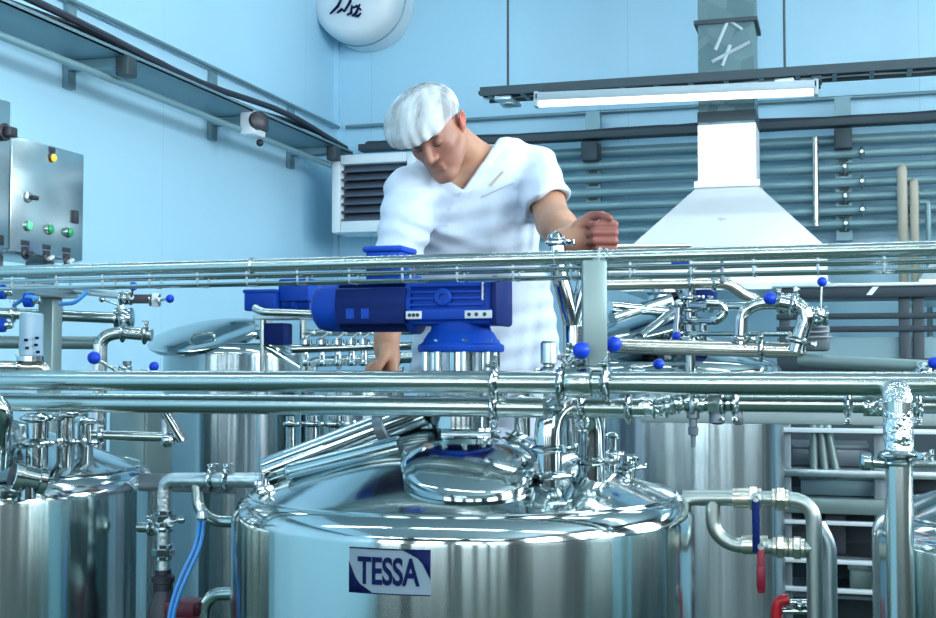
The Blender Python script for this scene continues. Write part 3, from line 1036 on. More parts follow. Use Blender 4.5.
MB().cyl((xf, TY, z_top), (xf, TY, zfl + .002), .032, seg=24).build('shaft_cover', 'steel_polished', gm)

# ------------------------------------------------------------------ small blue motor behind, on a stainless stand
d4 = 4.1
P4 = lambda px, py, d=d4: PD(px, py, d)
sm = thing('gear_motor', 'small blue motor with a stepped end on a steel stand left of the large motor', 'motor', P4(283, 372))
MB().box(P4(266, 301), (.112, .10, .068), None, .006).build('motor_box', 'blue_paint', sm)
MB().box(P4(266, 292), (.118, .104, .012), None, .003).build('box_lid', 'blue_paint', sm)
MB().lathe(P4(283, 301), RGT, [(.036, 0), (.036, .03), (.045, .032), (.045, .05), (.036, .052), (.036, .09)], 28).build('adapter', 'blue_paint', sm)
MB().box(P4(300, 291), (.11, .11, .075), None, .008).build('gear_head', 'blue_paint', sm)
MB().box(P4(278, 334), (.075, .07, .07), None, .006).build('bearing_block', 'navy_paint', sm)
MB().box(P4(284, 318), (.17, .12, .012), None, .003).build('mounting_plate', 'steel_satin', sm)
for (a, b2) in (((263, 318), (263, 372)), ((303, 318), (303, 372)), ((263, 345), (300, 368))):
    MB().tube([P4(*a), P4(*b2)], .011, 10).build('leg', 'steel_pipe', sm)
MB().tube(fillet([P4(255, 308, 3.98), P4(262, 312, 3.96), P4(318, 314, 3.96)], .03), .013, 12).build('tie_bar', 'steel_pipe', sm)
single('stand_shelf', 'steel shelf carrying the small blue motor between the rear tanks', 'shelf', MB().box(P4(300, 376), (.62, .22, .02), None, .004).cyl(P4(262, 379), Vector((P4(262, 379).x, P4(262, 379).y, 0)), .02).cyl(P4(345, 379), Vector((P4(345, 379).x, P4(345, 379).y, 0)), .02), 'steel_satin')

# ------------------------------------------------------------------ blue drive on the tall rear tank
d5 = 4.3
P5 = lambda px, py, d=d5: PD(px, py, d)
z5 = zn_b - .02 + .19
bm_ = thing('gear_motor', 'flat blue drive with cooling strips on the tall rear tank behind the post', 'motor', (BX, BY, z5))
MB().box(P5(640, 277), (.20, .10, .012), None, .003).box(P5(640, 267), (.2, .1, .008), None, .003).build('cooling_strip', 'blue_paint', bm_)
MB().box(P5(697, 277), (.17, .1, .012), None, .003).box(P5(697, 268), (.17, .1, .008), None, .003).build('cooling_strip', 'blue_paint', bm_)
MB().lathe(P5(607, 272), RGT, [(.03, 0), (.03, .42)], 20).build('stator', 'steel_satin', bm_)
MB().box(P5(681, 259), (.062, .06, .05), None, .005).build('terminal_box', 'blue_paint', bm_)
MB().box(P5(704, 298), (.085, .09, .055), None, .008).build('gear_head', 'navy_paint', bm_)
MB().cyl(P5(683, 290), Vector((P5(683, 290).x, P5(683, 290).y, z5)), .03, seg=20).box(P5(690, 286), (.14, .09, .012), None, .002).build('mounting_neck', 'steel_satin', bm_)
# ================================================================== header pipes and rail in front
HX0, HX1 = -2.25, .62
HY = 2.30
zh_ = ZC - .033
xa = lambda px, Y=HY, py=380: PY(px, py, Y).x
t = thing('header_pipe', 'upper long header pipe, level across the picture under the worker', 'pipe', (-.8, HY, zh_), 'long pipes in front of the tanks')
MB().tube([(HX0, HY, zh_), (HX1, HY, zh_)], .0215, 28).build('tube', 'steel_pipe', t)
clamp(t, (xa(495), HY, zh_), (1, 0, 0), .0215, (0, -.4, 1))
clamp(t, (xa(606), HY, zh_), (1, 0, 0), .0215, (0, -.3, 1))
MB().lathe((xa(565), HY, zh_), (1, 0, 0), [(.0215, 0), (.028, .004), (.030, .012), (.030, xa(594) - xa(565) - .012), (.028, xa(594) - xa(565) - .004), (.0215, xa(594) - xa(565))], 28).build('union_sleeve', 'steel_pipe', t)
clamp(t, (xa(562), HY, zh_), (1, 0, 0), .0215, (0, -1, -.6))

HY2 = 2.335
zh2 = ZC - .081
t = thing('header_pipe', 'lower header pipe from the left edge to the steel arch', 'pipe', (-1.2, HY2, zh2), 'long pipes in front of the tanks')
MB().tube([(HX0, HY2, zh2), (xa(545, HY2, 404), HY2, zh2)], .0205, 28).build('tube', 'steel_pipe', t)
clamp(t, (xa(495, HY2, 404), HY2, zh2), (1, 0, 0), .0205, (0, -.4, -1))
t = thing('header_pipe', 'short lower header pipe between the steel arch and the wrapped coupling', 'pipe', (-.5, HY2, zh2), 'long pipes in front of the tanks')
MB().tube([(xa(574, HY2, 404), HY2, zh2), (xa(645, HY2, 404), HY2, zh2)], .019, 28).build('tube', 'steel_pipe', t)
clamp(t, (xa(629, HY2, 404), HY2, zh2), (1, 0, 0), .019, (0, -.4, 1))
clamp(t, (xa(582, HY2, 404), HY2, zh2), (1, 0, 0), .019, (0, -.4, -1))
t = thing('coupling', 'crinkled bright coupling stepping up in the lower pipe right of the arch', 'coupling', PY(672, 412, HY2))
path = fillet([PY(640, 406, HY2), PY(662, 409, HY2), PY(684, 399, HY2), PY(705, 403, HY2)], .03)
MB().tube(path, .0185, 24).build('sleeve', 'steel_foil', t)
for k in range(5):
    i = 2 + k * 3
    MB().torus(path[i], path[i + 1] - path[i - 1], .0185, .003, 24, 8).build('rib', 'steel_polished', t)
zs = PY(800, 404, HY2).z
t = thing('header_pipe', 'slimmer lower pipe running to the thick upright pipe at the right', 'pipe', (0, HY2, zs), 'long pipes in front of the tanks')
MB().tube([(xa(703, HY2, 404), HY2, zs), (HX1, HY2, zs)], .0155, 24).build('tube', 'steel_pipe', t)
for px in (722, 735, 848, 918):
    clamp(t, (xa(px, HY2, 404), HY2, zs), (1, 0, 0), .0155, (0, -.2, -1))
MB().lathe((xa(708, HY2, 404), HY2, zs), (1, 0, 0), [(.0155, 0), (.022, .002), (.022, .028), (.0155, .03)], 8).build('hex_union', 'steel_cast', t)
# small drain cock under it
q = Vector((xa(693, HY2, 404), HY2, PY(693, 404, HY2).z))
t = thing('drain_cock', 'small dark drain cock pointing down from the lower pipe beside the coupling', 'valve', q)
MB().lathe(q + Vector((0, 0, -.012)), (0, 0, -1), [(.012, 0), (.012, .014), (.008, .016), (.008, .03), (.010, .032), (.009, .045), (.005, .047), (.004, .068)], 16).build('body', 'steel_dark', t)
MB().torus(q, (1, 0, 0), .018, .005, 20, 8).build('saddle', 'steel_cast', t)
for k, px in enumerate((717, 738)):
    q = Vector((xa(px, HY2, 404), HY2, zs - .015))
    single('pipe_hanger', ['wide dark stub under the slim lower pipe, beside the drain cock', 'narrow dark stub under the slim lower pipe, further from the drain cock'][k], 'bracket', MB().lathe(q, (0, 0, -1), [(.012 - k * .004, 0), (.015 - k * .005, .006), (.015 - k * .005, .02), (.008, .024)], 14), 'steel_dark', 'stubs under the slim pipe')

# --- guard rail, wire tray under it and the post
RY = 2.42
zr_ = ZC + .213
t = thing('guard_rail', 'round steel rail crossing the picture before the worker at his waist', 'rail', (-.8, RY, zr_))
MB().tube([(-2.2, RY, zr_), (.75, RY, zr_)], .0142, 24).build('tube', 'steel_pipe', t)
for px in (252, 556, 607):
    x_ = PY(px, 258, RY).x
    MB().torus((x_, RY, zr_), (1, 0, 0), .0155, .0028, 24, 8).build('collar', 'steel_polished', t)
t = thing('wire_tray', 'wire cable tray of thin rods hung under the guard rail', 'cable tray', (-.8, RY, zr_ - .05))
wires = [(-.004, -.021), (.0, -.038), (.045, -.038), (.05, -.021)]
mb = MB()
for dy, dz in wires:
    mb.tube([(-2.2, RY + dy, zr_ + dz), (.75, RY + dy, zr_ + dz)], .0036, 8)
mb.build('long_wire', 'steel_polished', t)
x_ = -2.16
while x_ < .72:
    MB().tube(fillet([(x_, RY - .004, zr_ - .012), (x_, RY - .002, zr_ - .041), (x_, RY + .048, zr_ - .041), (x_, RY + .05, zr_ - .012)], .006, 3), .0028, 6).build('cross_wire', 'steel_satin', t)
    x_ += .118
for px in (556, 722):
    x_ = PY(px, 262, RY).x
    MB().cyl((x_, RY + .002, zr_ - .05), (x_, RY + .002, zr_ - .013), .0035, seg=8).sphere((x_, RY + .002, zr_ - .052), .006, 10).build('tie_bolt', 'steel_dark', t)
q = PY(594.5, 360, 2.352)
zfoot = zh_ + .0215
zp1 = zr_ - .013
AXR = (RGT, Vector((-SY, CY, 0)), Vector((0, 0, 1)))
t = thing('support_post', 'flat grey-green post standing on the upper header, up to the rail below the fist', 'post', (q.x, q.y, zfoot))
MB().box((q.x, q.y, (zfoot + zp1) / 2 + .004), (.047, .03, zp1 - zfoot - .008), AXR, .004).build('post', 'post_grey', t)
MB().box((q.x, (q.y + HY) / 2 + .004, zfoot + .004), (.064, .075, .008), None, .002).build('base_plate', 'steel_satin', t)
MB().torus((q.x, RY, zr_), (1, 0, 0), .0165, .003, 24, 8).box((q.x, (RY + q.y) / 2, zp1 - .004), (.03, .09, .008), None, .002).build('rail_clip', 'steel_cast', t)

# --- the arch on the middle tank
def on_cone(px, dep):
    p = PD(px, 400, dep)
    return Vector((p.x, p.y, zc_mid(math.hypot(p.x - TX, p.y - TY))))


a0 = on_cone(548, 2.415)
a1 = on_cone(591, 2.50)
zt_ = PD(560, 404, 2.45).z
t = thing('arch_pipe', 'bright inverted U pipe rising from the middle tank in front of the post', 'pipe', a0)
path = fillet([a0 - Vector((0, 0, .01)), (a0.x, a0.y, zt_), (a1.x, a1.y, zt_ - .005), (a1.x, a1.y, a1.z - .012)], .09, 12)
MB().tube(path, .027, 28).build('tube', 'steel_polished', t)
clamp(t, a0 + Vector((0, 0, .012)), (0, 0, 1), .0235, (1, -1, 0))
clamp(t, a0 + Vector((0, 0, .062)), (0, 0, 1), .0235, (1, -.3, 0))
clamp(t, a1 + Vector((0, 0, .03)), (0, 0, 1), .0235, (1, -.3, 0))
# fittings beside the arch on the cone
for k, (px, dep, h, r, lab) in enumerate(((612, 2.60, .07, .010, 'thin upright nozzle on the middle tank beside the arch foot'), (628, 2.68, .03, .016, 'short capped nozzle on the middle tank nearest its rim'), (522, 2.72, .075, .018, 'capped nozzle on the middle tank between neck and arch'), (405, 2.82, .06, .02, 'capped nozzle on the middle tank behind its neck, on the motor side'))):
    b0 = on_cone(px, dep)
    tt = thing('nozzle', lab, 'nozzle', b0, 'nozzles on the middle tank')
    MB().cyl(b0 - Vector((0, 0, .01)), b0 + Vector((0, 0, h)), r, seg=20).build('tube', 'steel_polished', tt)
    clamp(tt, b0 + Vector((0, 0, h * .55)), (0, 0, 1), r, (1, -.5, 0))
    MB().lathe(b0 + Vector((0, 0, h)), (0, 0, 1), [(r * 1.5, 0), (r * 1.55, .006), (r * 1.0, .012), (.001, .014)], 20).build('cap', 'steel_polished', tt)
# added tubes imitating reflected stripes on the cone, one with a band clamp
c0 = on_cone(268, 2.72); c1 = on_cone(424, 2.66)
t = thing('reflection_tube', 'added tube imitating a reflected stripe along the middle tank top, with a dark band', 'pipe', c0)
MB().tube([c0 + Vector((0, 0, .03)), c1 + Vector((0, 0, .034))], .031, 24).build('tube', 'steel_polished', t)
d = (c1 - c0).normalized()
m_ = c0 + (c1 - c0) * .74 + Vector((0, 0, .031))
MB().lathe(m_ - d * .012, d, [(.033, 0), (.036, .003), (.036, .021), (.033, .024)], 28).build('band', 'steel_dark', t)
c2, c3 = on_cone(292, 2.60), on_cone(400, 2.53)
t = thing('reflection_tube', 'thinner added tube imitating a reflected stripe, between the banded tube and the hatch', 'pipe', c2)
MB().tube([c2 + Vector((0, 0, .018)), c3 + Vector((0, 0, .018))], .018, 20).build('tube', 'steel_polished', t)
MB().sphere(c2 + Vector((0, 0, .018)), .0185, 14).build('end_cap', 'steel_polished', t)
# lugs along the rim at the left of the middle tank
for k, px in enumerate((243, 254, 266)):
    a = math.radians(180 + 4 + k * 16)
    q = Vector((TX + math.cos(a) * .43, TY + math.sin(a) * .43, zc_mid(.43)))
    tt = thing('rim_lug', ['steel lug on the rim of the middle tank, outermost of three', 'steel lug on the rim of the middle tank, central of three', 'steel lug on the rim of the middle tank, nearest the hatch'][k], 'lug', q, 'lugs on the tank rim')
    MB().box(q + Vector((0, 0, .008)), (.034, .03, .02), (Vector((math.cos(a), math.sin(a), 0)), Vector((-math.sin(a), math.cos(a), 0)), Vector((0, 0, 1))), .005).build('block', 'steel_polished', tt)
    MB().cyl(q, q + Vector((0, 0, .03)), .007, seg=12).build('bolt', 'steel_polished', tt)

# --- Y piece between rail and worker
y0 = on_cone(574, 2.80)
Yp = lambda px, py, d=2.80: PD(px, py, d)
t = thing('y_pipe', 'polished Y-shaped pipe beside the post, its arms open towards the rail', 'pipe', y0)
MB().tube([y0 - Vector((0, 0, .01)), Vector((y0.x, y0.y, Yp(574, 326).z))], .0255, 28).build('trunk', 'steel_polished', t)
jn = Vector((y0.x, y0.y, Yp(574, 322).z))
MB().tube(fillet([jn - Vector((0, 0, .02)), Yp(566, 300), Yp(557, 262), Yp(556, 246)], .04), .020, 22).build('arm', 'steel_polished', t)
MB().tube(fillet([jn - Vector((0, 0, .02)), Yp(581, 300), Yp(586, 272), Yp(580, 262)], .04), .018, 22).build('arm', 'steel_polished', t)
clamp(t, Yp(556, 243), (0, 0, 1), .017, (1, -.4, 0))
MB().lathe(Yp(556, 240), (0, 0, 1), [(.017, 0), (.02, .004), (.018, .012), (.008, .018)], 18).build('cap', 'steel_polished', t)
clamp(t, jn - Vector((0, 0, .08)), (0, 0, 1), .0255, (1, -.5, 0))

# --- blue ball valves on the headers
valve('butterfly_valve', 'valve on the upper header with a blue ball knob, just left of the post', (xa(575), HY + .03, zh_ + .052), (1, 0, 0), .016, PD(566, 362, 2.36), PD(578, 353, 2.33), .0165, 'blue ball valves by the post')
valve('butterfly_valve', 'valve behind the post foot whose blue ball knob shows just right of the post', PD(600, 366, 2.48), (1, 0, 0), .015, PD(602, 360, 2.44), PD(610, 349, 2.44), .0165, 'blue ball valves by the post')
valve('butterfly_valve', 'valve behind the upper header, small blue knob level with its top below the tall tank', PD(638, 374, 2.9), (1, 0, 0), .015, PD(640, 368, 2.9), PD(655, 365, 2.9), .013)
q = PD(549, 360, 2.62)
t = thing('sensor', 'small steel sensor can standing on the header beside the blue motor flange', 'sensor', q)
b0 = Vector((q.x, q.y, zc_mid(math.hypot(q.x - TX, q.y - TY))))
MB().cyl(b0 - Vector((0, 0, .01)), (q.x, q.y, q.z + .01), .012, seg=16).build('stem', 'steel_polished', t)
MB().lathe((q.x, q.y, q.z - .01), (0, 0, 1), [(.012, 0), (.018, .004), (.018, .045), (.014, .05)], 22).build('can', 'steel_satin', t)
clamp(t, (q.x, q.y, q.z - .022), (0, 0, 1), .014, (-1, -.4, 0))

# --- thick upright pipe at the right with its tee and sampling cock
UY = 2.13
ux = PY(899, 480, UY).x
t = thing('upright_pipe', 'thick bright upright pipe in front of the tank at the right edge', 'pipe', (ux, UY, 0))
zu = PY(899, 402, UY).z
MB().tube([(ux, UY, 0), (ux, UY, zu)], .0215, 28).build('tube', 'steel_pipe', t)
MB().tube(fillet([(ux, UY, zu - .09), (ux, UY, zu + .012), (ux, HY2, zu + .012)], .05, 8), .0235, 28).build('tee', 'steel_foil', t)
MB().tube([(ux - .05, HY2 - .0, zs), (ux + .05, HY2, zs)], .021, 24).build('tee', 'steel_foil', t)
clamp(t, (ux, UY, zu - .085), (0, 0, 1), .0215, (1, -.5, 0))
MB().lathe((ux, UY, .0), (0, 0, 1), [(.06, 0), (.06, .01), (.03, .02)], 24).build('foot', 'steel_satin', t)
q = Vector((ux, UY, PY(890, 463, UY).z))
sc = thing('sample_cock', 'small sampling cock with a round end on the thick upright pipe', 'valve', q)
MB().torus(q, (0, 0, 1), .0235, .004, 24, 8).cyl(q + Vector((-.02, -.004, 0)), q + Vector((-.045, -.006, .002)), .009, seg=14).build('saddle', 'steel_polished', sc)
MB().lathe(q + Vector((-.042, -.006, .002)), (-1, -.2, .05), [(.011, 0), (.015, .003), (.015, .014), (.010, .018)], 18).build('cap', 'steel_polished', sc)
MB().cyl(q + Vector((.02, 0, 0)), q + Vector((.06, 0, 0)), .006, seg=10).build('lever', 'steel_cast', sc)

# --- drain pipes right of the middle tank
DY = 2.70
dp = lambda px, py, Y=DY: PY(px, py, Y)
v1x = dp(814, 520).x
t = pipe('drain_pipe', 'steel pipe leaving the middle tank and turning down before the shelves', [dp(683, 498), dp(745, 498), Vector((v1x, DY, dp(745, 498).z)), Vector((v1x, DY, .4))], .0165, .05, material='steel_dull', clamps=(), unions=((1, .52, 'brass_union'), (1, .12, 'brass_union')), cat='pipe')
MB().tube([dp(733, 498), dp(757, 498)], .021, 20).build('sleeve', 'brass_union', t)
v2x = dp(829, 560, 2.74).x
t = pipe('drain_pipe', 'lower bent steel pipe under the tank outlet pipe, looping to the second union', [dp(713, 500), dp(713, 530), dp(730, 545), Vector((dp(812, 545).x, DY, dp(730, 545).z))], .0155, .06, material='steel_dull', unions=((2, .62, 'brass_union'), (2, .82, 'brass_union')))
MB().tube([dp(742, 545), dp(768, 545)], .0195, 20).build('sleeve', 'brass_union', t)
pipe('drain_pipe', 'dull grey pipe with a slanting top behind the downward pipe', [dp(818, 524, 2.78), dp(829, 545, 2.78), dp(830, 640, 2.78), Vector((dp(830, 640, 2.78).x, 2.78, .3))], .0165, .04, material='steel_satin')
for (nm, lab, px, py0, py1, m_) in (('lever_valve', 'dark blue lever hanging from the upper drain pipe', 757, 505, 546, 'navy_paint'), ('lever_valve', 'crimson lever hanging from the lower drain pipe', 762, 552, 586, 'crimson_handle')):
    q = dp(px, py0 - 8)
    t = thing(nm, lab, 'valve', q, 'hanging lever valves')
    MB().lathe(q + Vector((0, -.02, 0)), (0, -1, 0), [(.012, 0), (.012, .012), (.007, .014), (.007, .02)], 14).build('stem', 'steel_cast', t)
    e = dp(px, py1)
    MB().box(((q.x + e.x) / 2, DY - .036, (q.z + e.z) / 2 - .004), (.0155, .006, q.z - e.z + .01), None, .0028).build('lever', m_, t)
    if m_ != 'navy_paint':
        MB().box(((q.x + e.x) / 2, DY - .036, e.z + .025), (.019, .012, .05), None, .005).build('grip', 'crimson_handle', t)
# bright red tap and small fittings at the bottom edge
q = dp(776, 612, 2.74)
t = thing('tap', 'bright red tap lever low beside the downward drain pipe', 'tap', q)
MB().tube(fillet([dp(778, 640, 2.74), dp(776, 612, 2.74), dp(778, 601, 2.74), dp(789, 599, 2.74)], .012), [.012] * 40, 14).build('lever', 'red_handle', t)
o = MB().cyl(dp(786, 602, 2.76), dp(812, 602, 2.76), .007, seg=12).cyl(dp(780, 611, 2.76), dp(812, 611, 2.76), .007, seg=12).build('spindle', 'steel_polished', t)
MB().sphere(dp(800, 606, 2.75), .011, 14).sphere(dp(808, 606, 2.75), .009, 14).build('nut', 'steel_polished', o)

# --- pipes between the left tank and the middle tank
EY = 2.50
ep = lambda px, py, Y=EY: PY(px, py, Y)
single('tie_bar', 'dark flat tie bar between the tank at the left edge and the middle tank', 'bar', MB().span(ep(138, 491, 2.58), Vector((ep(234, 491, 2.58).x, 2.59, ep(234, 476, 2.58).z)), .002), 'steel_dark')
t = pipe('drain_pipe', 'steel pipe from the middle tank bending down to the dark red pump', [ep(262, 480), ep(166, 480), ep(164, 500), ep(163, 572)], .0165, .035, material='steel_cast', unions=((2, .25), (2, .72)), clamps=((0, .36), (0, .52)))
tv = valve('butterfly_valve', 'small valve with a steel stub on the downward pipe above the dark red pump', ep(163, 523), (0, 0, 1), .015, ep(170, 523, 2.47), ep(180, 520, 2.45), .009, knob='steel_polished')
pipe('stub_pipe', 'short stub joining the left tank wall to the downward pipe', [ep(139, 527, 2.52), ep(166, 527, 2.52)], .0125, clamps=((0, .45),))
pipe('elbow_pipe', 'curved steel pipe dropping from the tie bar into the middle tank wall', [ep(197, 482), ep(198, 508), ep(212, 521), ep(244, 522)], .013, .05)
pipe('elbow_pipe', 'low curved steel pipe entering the middle tank wall near the bottom edge', [ep(203, 640), ep(204, 606), ep(214, 594), ep(244, 593)], .0145, .05)
q = ep(164, 590)
t = thing('pump', 'dark red pump with a black neck at the bottom, between two tanks', 'pump', ep(180, 640))
MB().lathe(ep(163, 592), (0, 0, 1), [(.022, 0), (.022, .02), (.026, .022), (.026, .034), (.018, .04), (.018, .05)], 22).build('neck', 'black_plastic', t)
MB().lathe(ep(163, 640), (0, 0, 1), [(.03, 0), (.034, .01), (.034, .07), (.026, .09), (.022, .11)], 26).build('volute', 'machine_dark', t)
MB().box(ep(186, 607), (.075, .07, .034), None, .008).box(ep(188, 624), (.065, .06, .05), None, .008).build('housing', 'maroon_paint', t)
MB().span(Vector((ep(150, 640).x, EY - .04, .0)), Vector((ep(206, 640).x, EY + .04, ep(150, 634).z))).build('pedestal', 'steel_dark', t)
t = thing('hose', 'bright blue twin hose hanging between the left and middle tanks', 'hose', ep(168, 640, 2.44))
for s in (-1, 1):
    MB().tube(fillet([ep(202 + s * 2, 519, 2.46), ep(199 + s * 2.5, 545, 2.44), ep(182 + s * 3, 580, 2.42), ep(171 + s * 2, 612, 2.41), ep(169 + s * 2, 650, 2.41)], .05), .0045, 10).build('line', 'blue_hose', t)
MB().lathe(ep(202, 520, 2.46), (0, 0, 1), [(.011, 0), (.013, .005), (.009, .02)], 14).build('fitting', 'steel_cast', t)
# pipe with diagonal branch beneath the lower header, over the left tank
fp = lambda px, py, d=2.72: PD(px, py, d)
t = pipe('branch_pipe', 'level steel tube beneath the lower header ending in a ball joint', [fp(92, 435), fp(166, 437)], .0105, clamps=((0, .12),))
MB().sphere(fp(168, 440), .017, 18).build('ball_joint', 'steel_polished', t)
MB().tube([fp(183, 441), fp(165, 411)], .0125, 16).build('strut', 'steel_polished', t)
MB().cyl(fp(165, 443), fp(165, 420), .008, seg=12).build('stem', 'steel_cast', t)


def on_lcone(px, dep):
    p = PD(px, 400, dep)
    return Vector((p.x, p.y, zc_l(math.hypot(p.x - LX, p.y - LY))))


# fittings on the left tank
for k, (px, dep, h, r, lab) in enumerate(((38, 2.78, .10, .024, 'stout nozzle on the left tank nearest the picture edge'), (66, 2.82, .115, .02, 'tall nozzle on the left tank beside the level tube'), (86, 2.9, .09, .018, 'short nozzle on the left tank nearest the level tube'))):
    b0 = on_lcone(px, dep)
    tt = thing('nozzle', lab, 'nozzle', b0, 'nozzles on the left tank')
    MB().cyl(b0 - Vector((0, 0, .01)), b0 + Vector((0, 0, h)), r, seg=20).build('tube', 'steel_polished', tt)
    clamp(tt, b0 + Vector((0, 0, h * .45)), (0, 0, 1), r, (1, -.5, 0))
    clamp(tt, b0 + Vector((0, 0, h)), (0, 0, 1), r, (1, .3, 0))
b0 = on_lcone(30, 2.62)
t = thing('sight_glass', 'steel sight glass with a dark round window on the left tank cone', 'sight glass', b0)
ax = (-RGT * .75 - FWD * .5 + UPV * .25)
q = b0 + Vector((0, 0, .035))
MB().lathe(q - ax.normalized() * .035, ax, [(.026, 0), (.03, .004), (.03, .016), (.024, .018), (.024, .05), (.032, .052), (.032, .068), (.026, .07)], 28).build('body', 'steel_polished', t)
MB().lathe(q + ax.normalized() * .034, ax, [(.024, 0), (.024, .003), (.001, .004)], 28).build('window', 'black_plastic', t)
MB().cyl(b0 - Vector((0, 0, .01)), q, .016, seg=16).build('stub', 'steel_polished', t)
q = on_lcone(-4, 2.7)
t = pipe('bend_pipe', 'bright pipe bend at the left edge just under the lower header', [PD(-40, 405, 2.55), PD(-8, 398, 2.55), PD(4, 412, 2.55), PD(2, 440, 2.6), PD(0, 462, 2.66)], .019, .04, material='steel_polished')

# pale level beam behind the drain pipes
single('tie_beam', 'pale grey flat beam behind the slim lower pipe, above the shelving', 'beam', MB().span((PY(640, 417, 3.2).x, 3.2, PY(760, 424, 3.2).z), (1.3, 3.24, PY(760, 412, 3.2).z), .003), 'beam_grey')
# ================================================================== control cabinets on the left
cx = -2.33
A, B = PX(11, 135, cx), PX(85, 152, cx)
z1c = (A.z + B.z) / 2 - .0
z0c = PX(80, 262, cx).z
t = thing('control_cabinet', 'brushed steel control cabinet with a yellow lamp and green buttons on the left', 'cabinet', ((cx - .1), (A.y + B.y) / 2, z0c))
MB().span((cx - .22, A.y, z0c), (cx - .012, B.y, z1c), .006).build('body', 'steel_satin', t)
MB().span((cx - .012, A.y + .004, z0c + .004), (cx, B.y - .004, z1c - .004), .004).build('door', 'steel_cab', t)
YC = lambda px, py: PX(px, py, cx)


def knob_on(parent, px, py, prof, m_, name, seg=20):
    return MB().lathe(YC(px, py), (1, 0, 0), prof, seg).build(name, m_, parent)


o = knob_on(t, 52, 157, [(.015, 0), (.016, .003), (.013, .005)], 'black_plastic', 'lamp_bezel')
MB().lathe(YC(52, 158) + Vector((.004, 0, 0)), (1, 0, 0), [(.012, 0), (.012, .004), (.008, .008), (.001, .010)], 20).build('lamp_lens', 'yellow_lamp', o)
p = YC(52, 150)
MB().box(p, (.004, .032, .016), None, .001).build('label_plate', 'black_plastic', t)
o = knob_on(t, 27, 197, [(.016, 0), (.018, .003), (.016, .008), (.012, .010)], 'steel_cast', 'isolator_rose')
MB().box(YC(30, 198) + Vector((.016, 0, 0)), (.014, .03, .014), None, .004).build('isolator_handle', 'black_plastic', o)
MB().box(YC(75, 217), (.014, .026, .042), None, .003).build('socket', 'black_plastic', t)
for px, py, m_ in ((27, 226, 'green_pale'), (48.5, 229.5, 'green_button'), (68, 232.5, 'green_button')):
    o = knob_on(t, px, py, [(.0165, 0), (.0165, .004), (.014, .006)], 'steel_polished', 'button_ring')
    MB().lathe(YC(px, py) + Vector((.005, 0, 0)), (1, 0, 0), [(.0135, 0), (.0135, .007), (.009, .01), (.001, .011)], 20).build('button_cap', m_, o)
for px, py in ((25, 243), (46.5, 247), (66.5, 250)):
    MB().box(YC(px, py), (.003, .040, .015), None, .0008).build('label_plate', 'black_plastic', t)
    MB().box(YC(px, py + 5.5), (.003, .036, .012), None, .0008).build('label_plate', 'black_plastic', t)
    o = knob_on(t, px, py + 11, [(.017, 0), (.017, .004), (.014, .006)], 'black_plastic', 'switch_bezel')
    MB().box(YC(px + 1, py + 11) + Vector((.01, 0, 0)), (.016, .026, .009), (Vector((1, 0, 0)), Vector((0, .9, .43)), Vector((0, -.43, .9))), .002).build('switch_lever', 'white_enamel' if px > 40 else 'black_plastic', o)
# taller cabinet cut by the left edge, a hand width nearer
A2 = PX(12, 101, cx + .03)
t = thing('control_cabinet', 'taller steel cabinet cut by the left edge with a black knob', 'cabinet', (cx - .1, A2.y - .3, z0c))
MB().span((cx - .22, A2.y - .6, z0c), (cx + .018, A2.y, A2.z), .006).build('body', 'steel_satin', t)
MB().span((cx + .018, A2.y - .596, z0c + .004), (cx + .03, A2.y - .004, A2.z - .004), .004).build('door', 'steel_cab', t)
q = PX(4, 132, cx + .03)
o = MB().lathe(q, (1, 0, 0), [(.026, 0), (.026, .006), (.018, .008)], 22).build('knob_rose', 'black_plastic', t)
MB().box(q + Vector((.018, .006, 0)), (.022, .04, .03), None, .005).build('knob', 'black_plastic', o)
q = PX(0, 240, cx + .03)
MB().box(q, (.006, .03, .03), None, .002).build('socket', 'black_plastic', t)
# the stand under them
S1 = PX(4, 290, cx - .02); S2 = PX(70, 291, cx - .02)
t = thing('cabinet_stand', 'grey steel stand with a square post under the control cabinets', 'stand', (cx - .11, (S1.y + S2.y) / 2, 0))
zs1 = PX(40, 284, cx - .02).z
zs0 = PX(40, 296, cx - .02).z
MB().span((cx - .24, A2.y - .45, zs0), (cx - .0, B.y - .02, zs1), .005).build('shelf', 'steel_satin', t)
pq = PX(50, 330, cx - .06)
MB().span((pq.x - .027, pq.y - .027, 0), (pq.x + .027, pq.y + .027, zs0), .004).build('post', 'post_grey', t)
MB().span((pq.x - .1, pq.y - .1, 0), (pq.x + .1, pq.y + .1, .015), .003).build('foot_plate', 'steel_satin', t)
for y_ in (A.y + .06, B.y - .06, A2.y - .3):
    MB().span((cx - .16, y_ - .02, zs1), (cx - .08, y_ + .02, z0c - .001)).build('spacer', 'steel_dark', t)

# ------------------------------------------------------------------ pipework behind, left third of the picture
G = lambda px, py, d=3.55: PD(px, py, d)
pipe('transfer_pipe', 'level silver pipe behind the stand post, under the control cabinets', [G(-30, 312, 4.15), G(116, 318, 4.15)], .019, clamps=((0, .3), (0, .62)))
valve('butterfly_valve', 'steel valve at the end of the level silver pipe', G(124, 318, 4.15), RGT, .023, G(121, 306, 4.15), G(104, 300, 4.12), .011, knob='steel_polished')
pipe('transfer_pipe', 'dull pipe behind the front header at the left edge, with a pale end', [G(-30, 342, 4.2), G(96, 343, 4.2)], .022, material='post_grey')
t = thing('actuator', 'thin grey actuator bar with black ports from the stand to the lid', 'actuator', G(112, 296))
MB().tube([PX(66, 290, cx - .06), G(156, 300)], .010, 14).build('rod', 'steel_satin', t)
MB().box(G(142, 299), (.062, .03, .026), (RGT, FWD, UPV), .003).build('body', 'machine_dark', t)
MB().box(G(156, 300), (.018, .034, .04), (RGT, FWD, UPV), .003).build('end_cap', 'white_enamel', t)
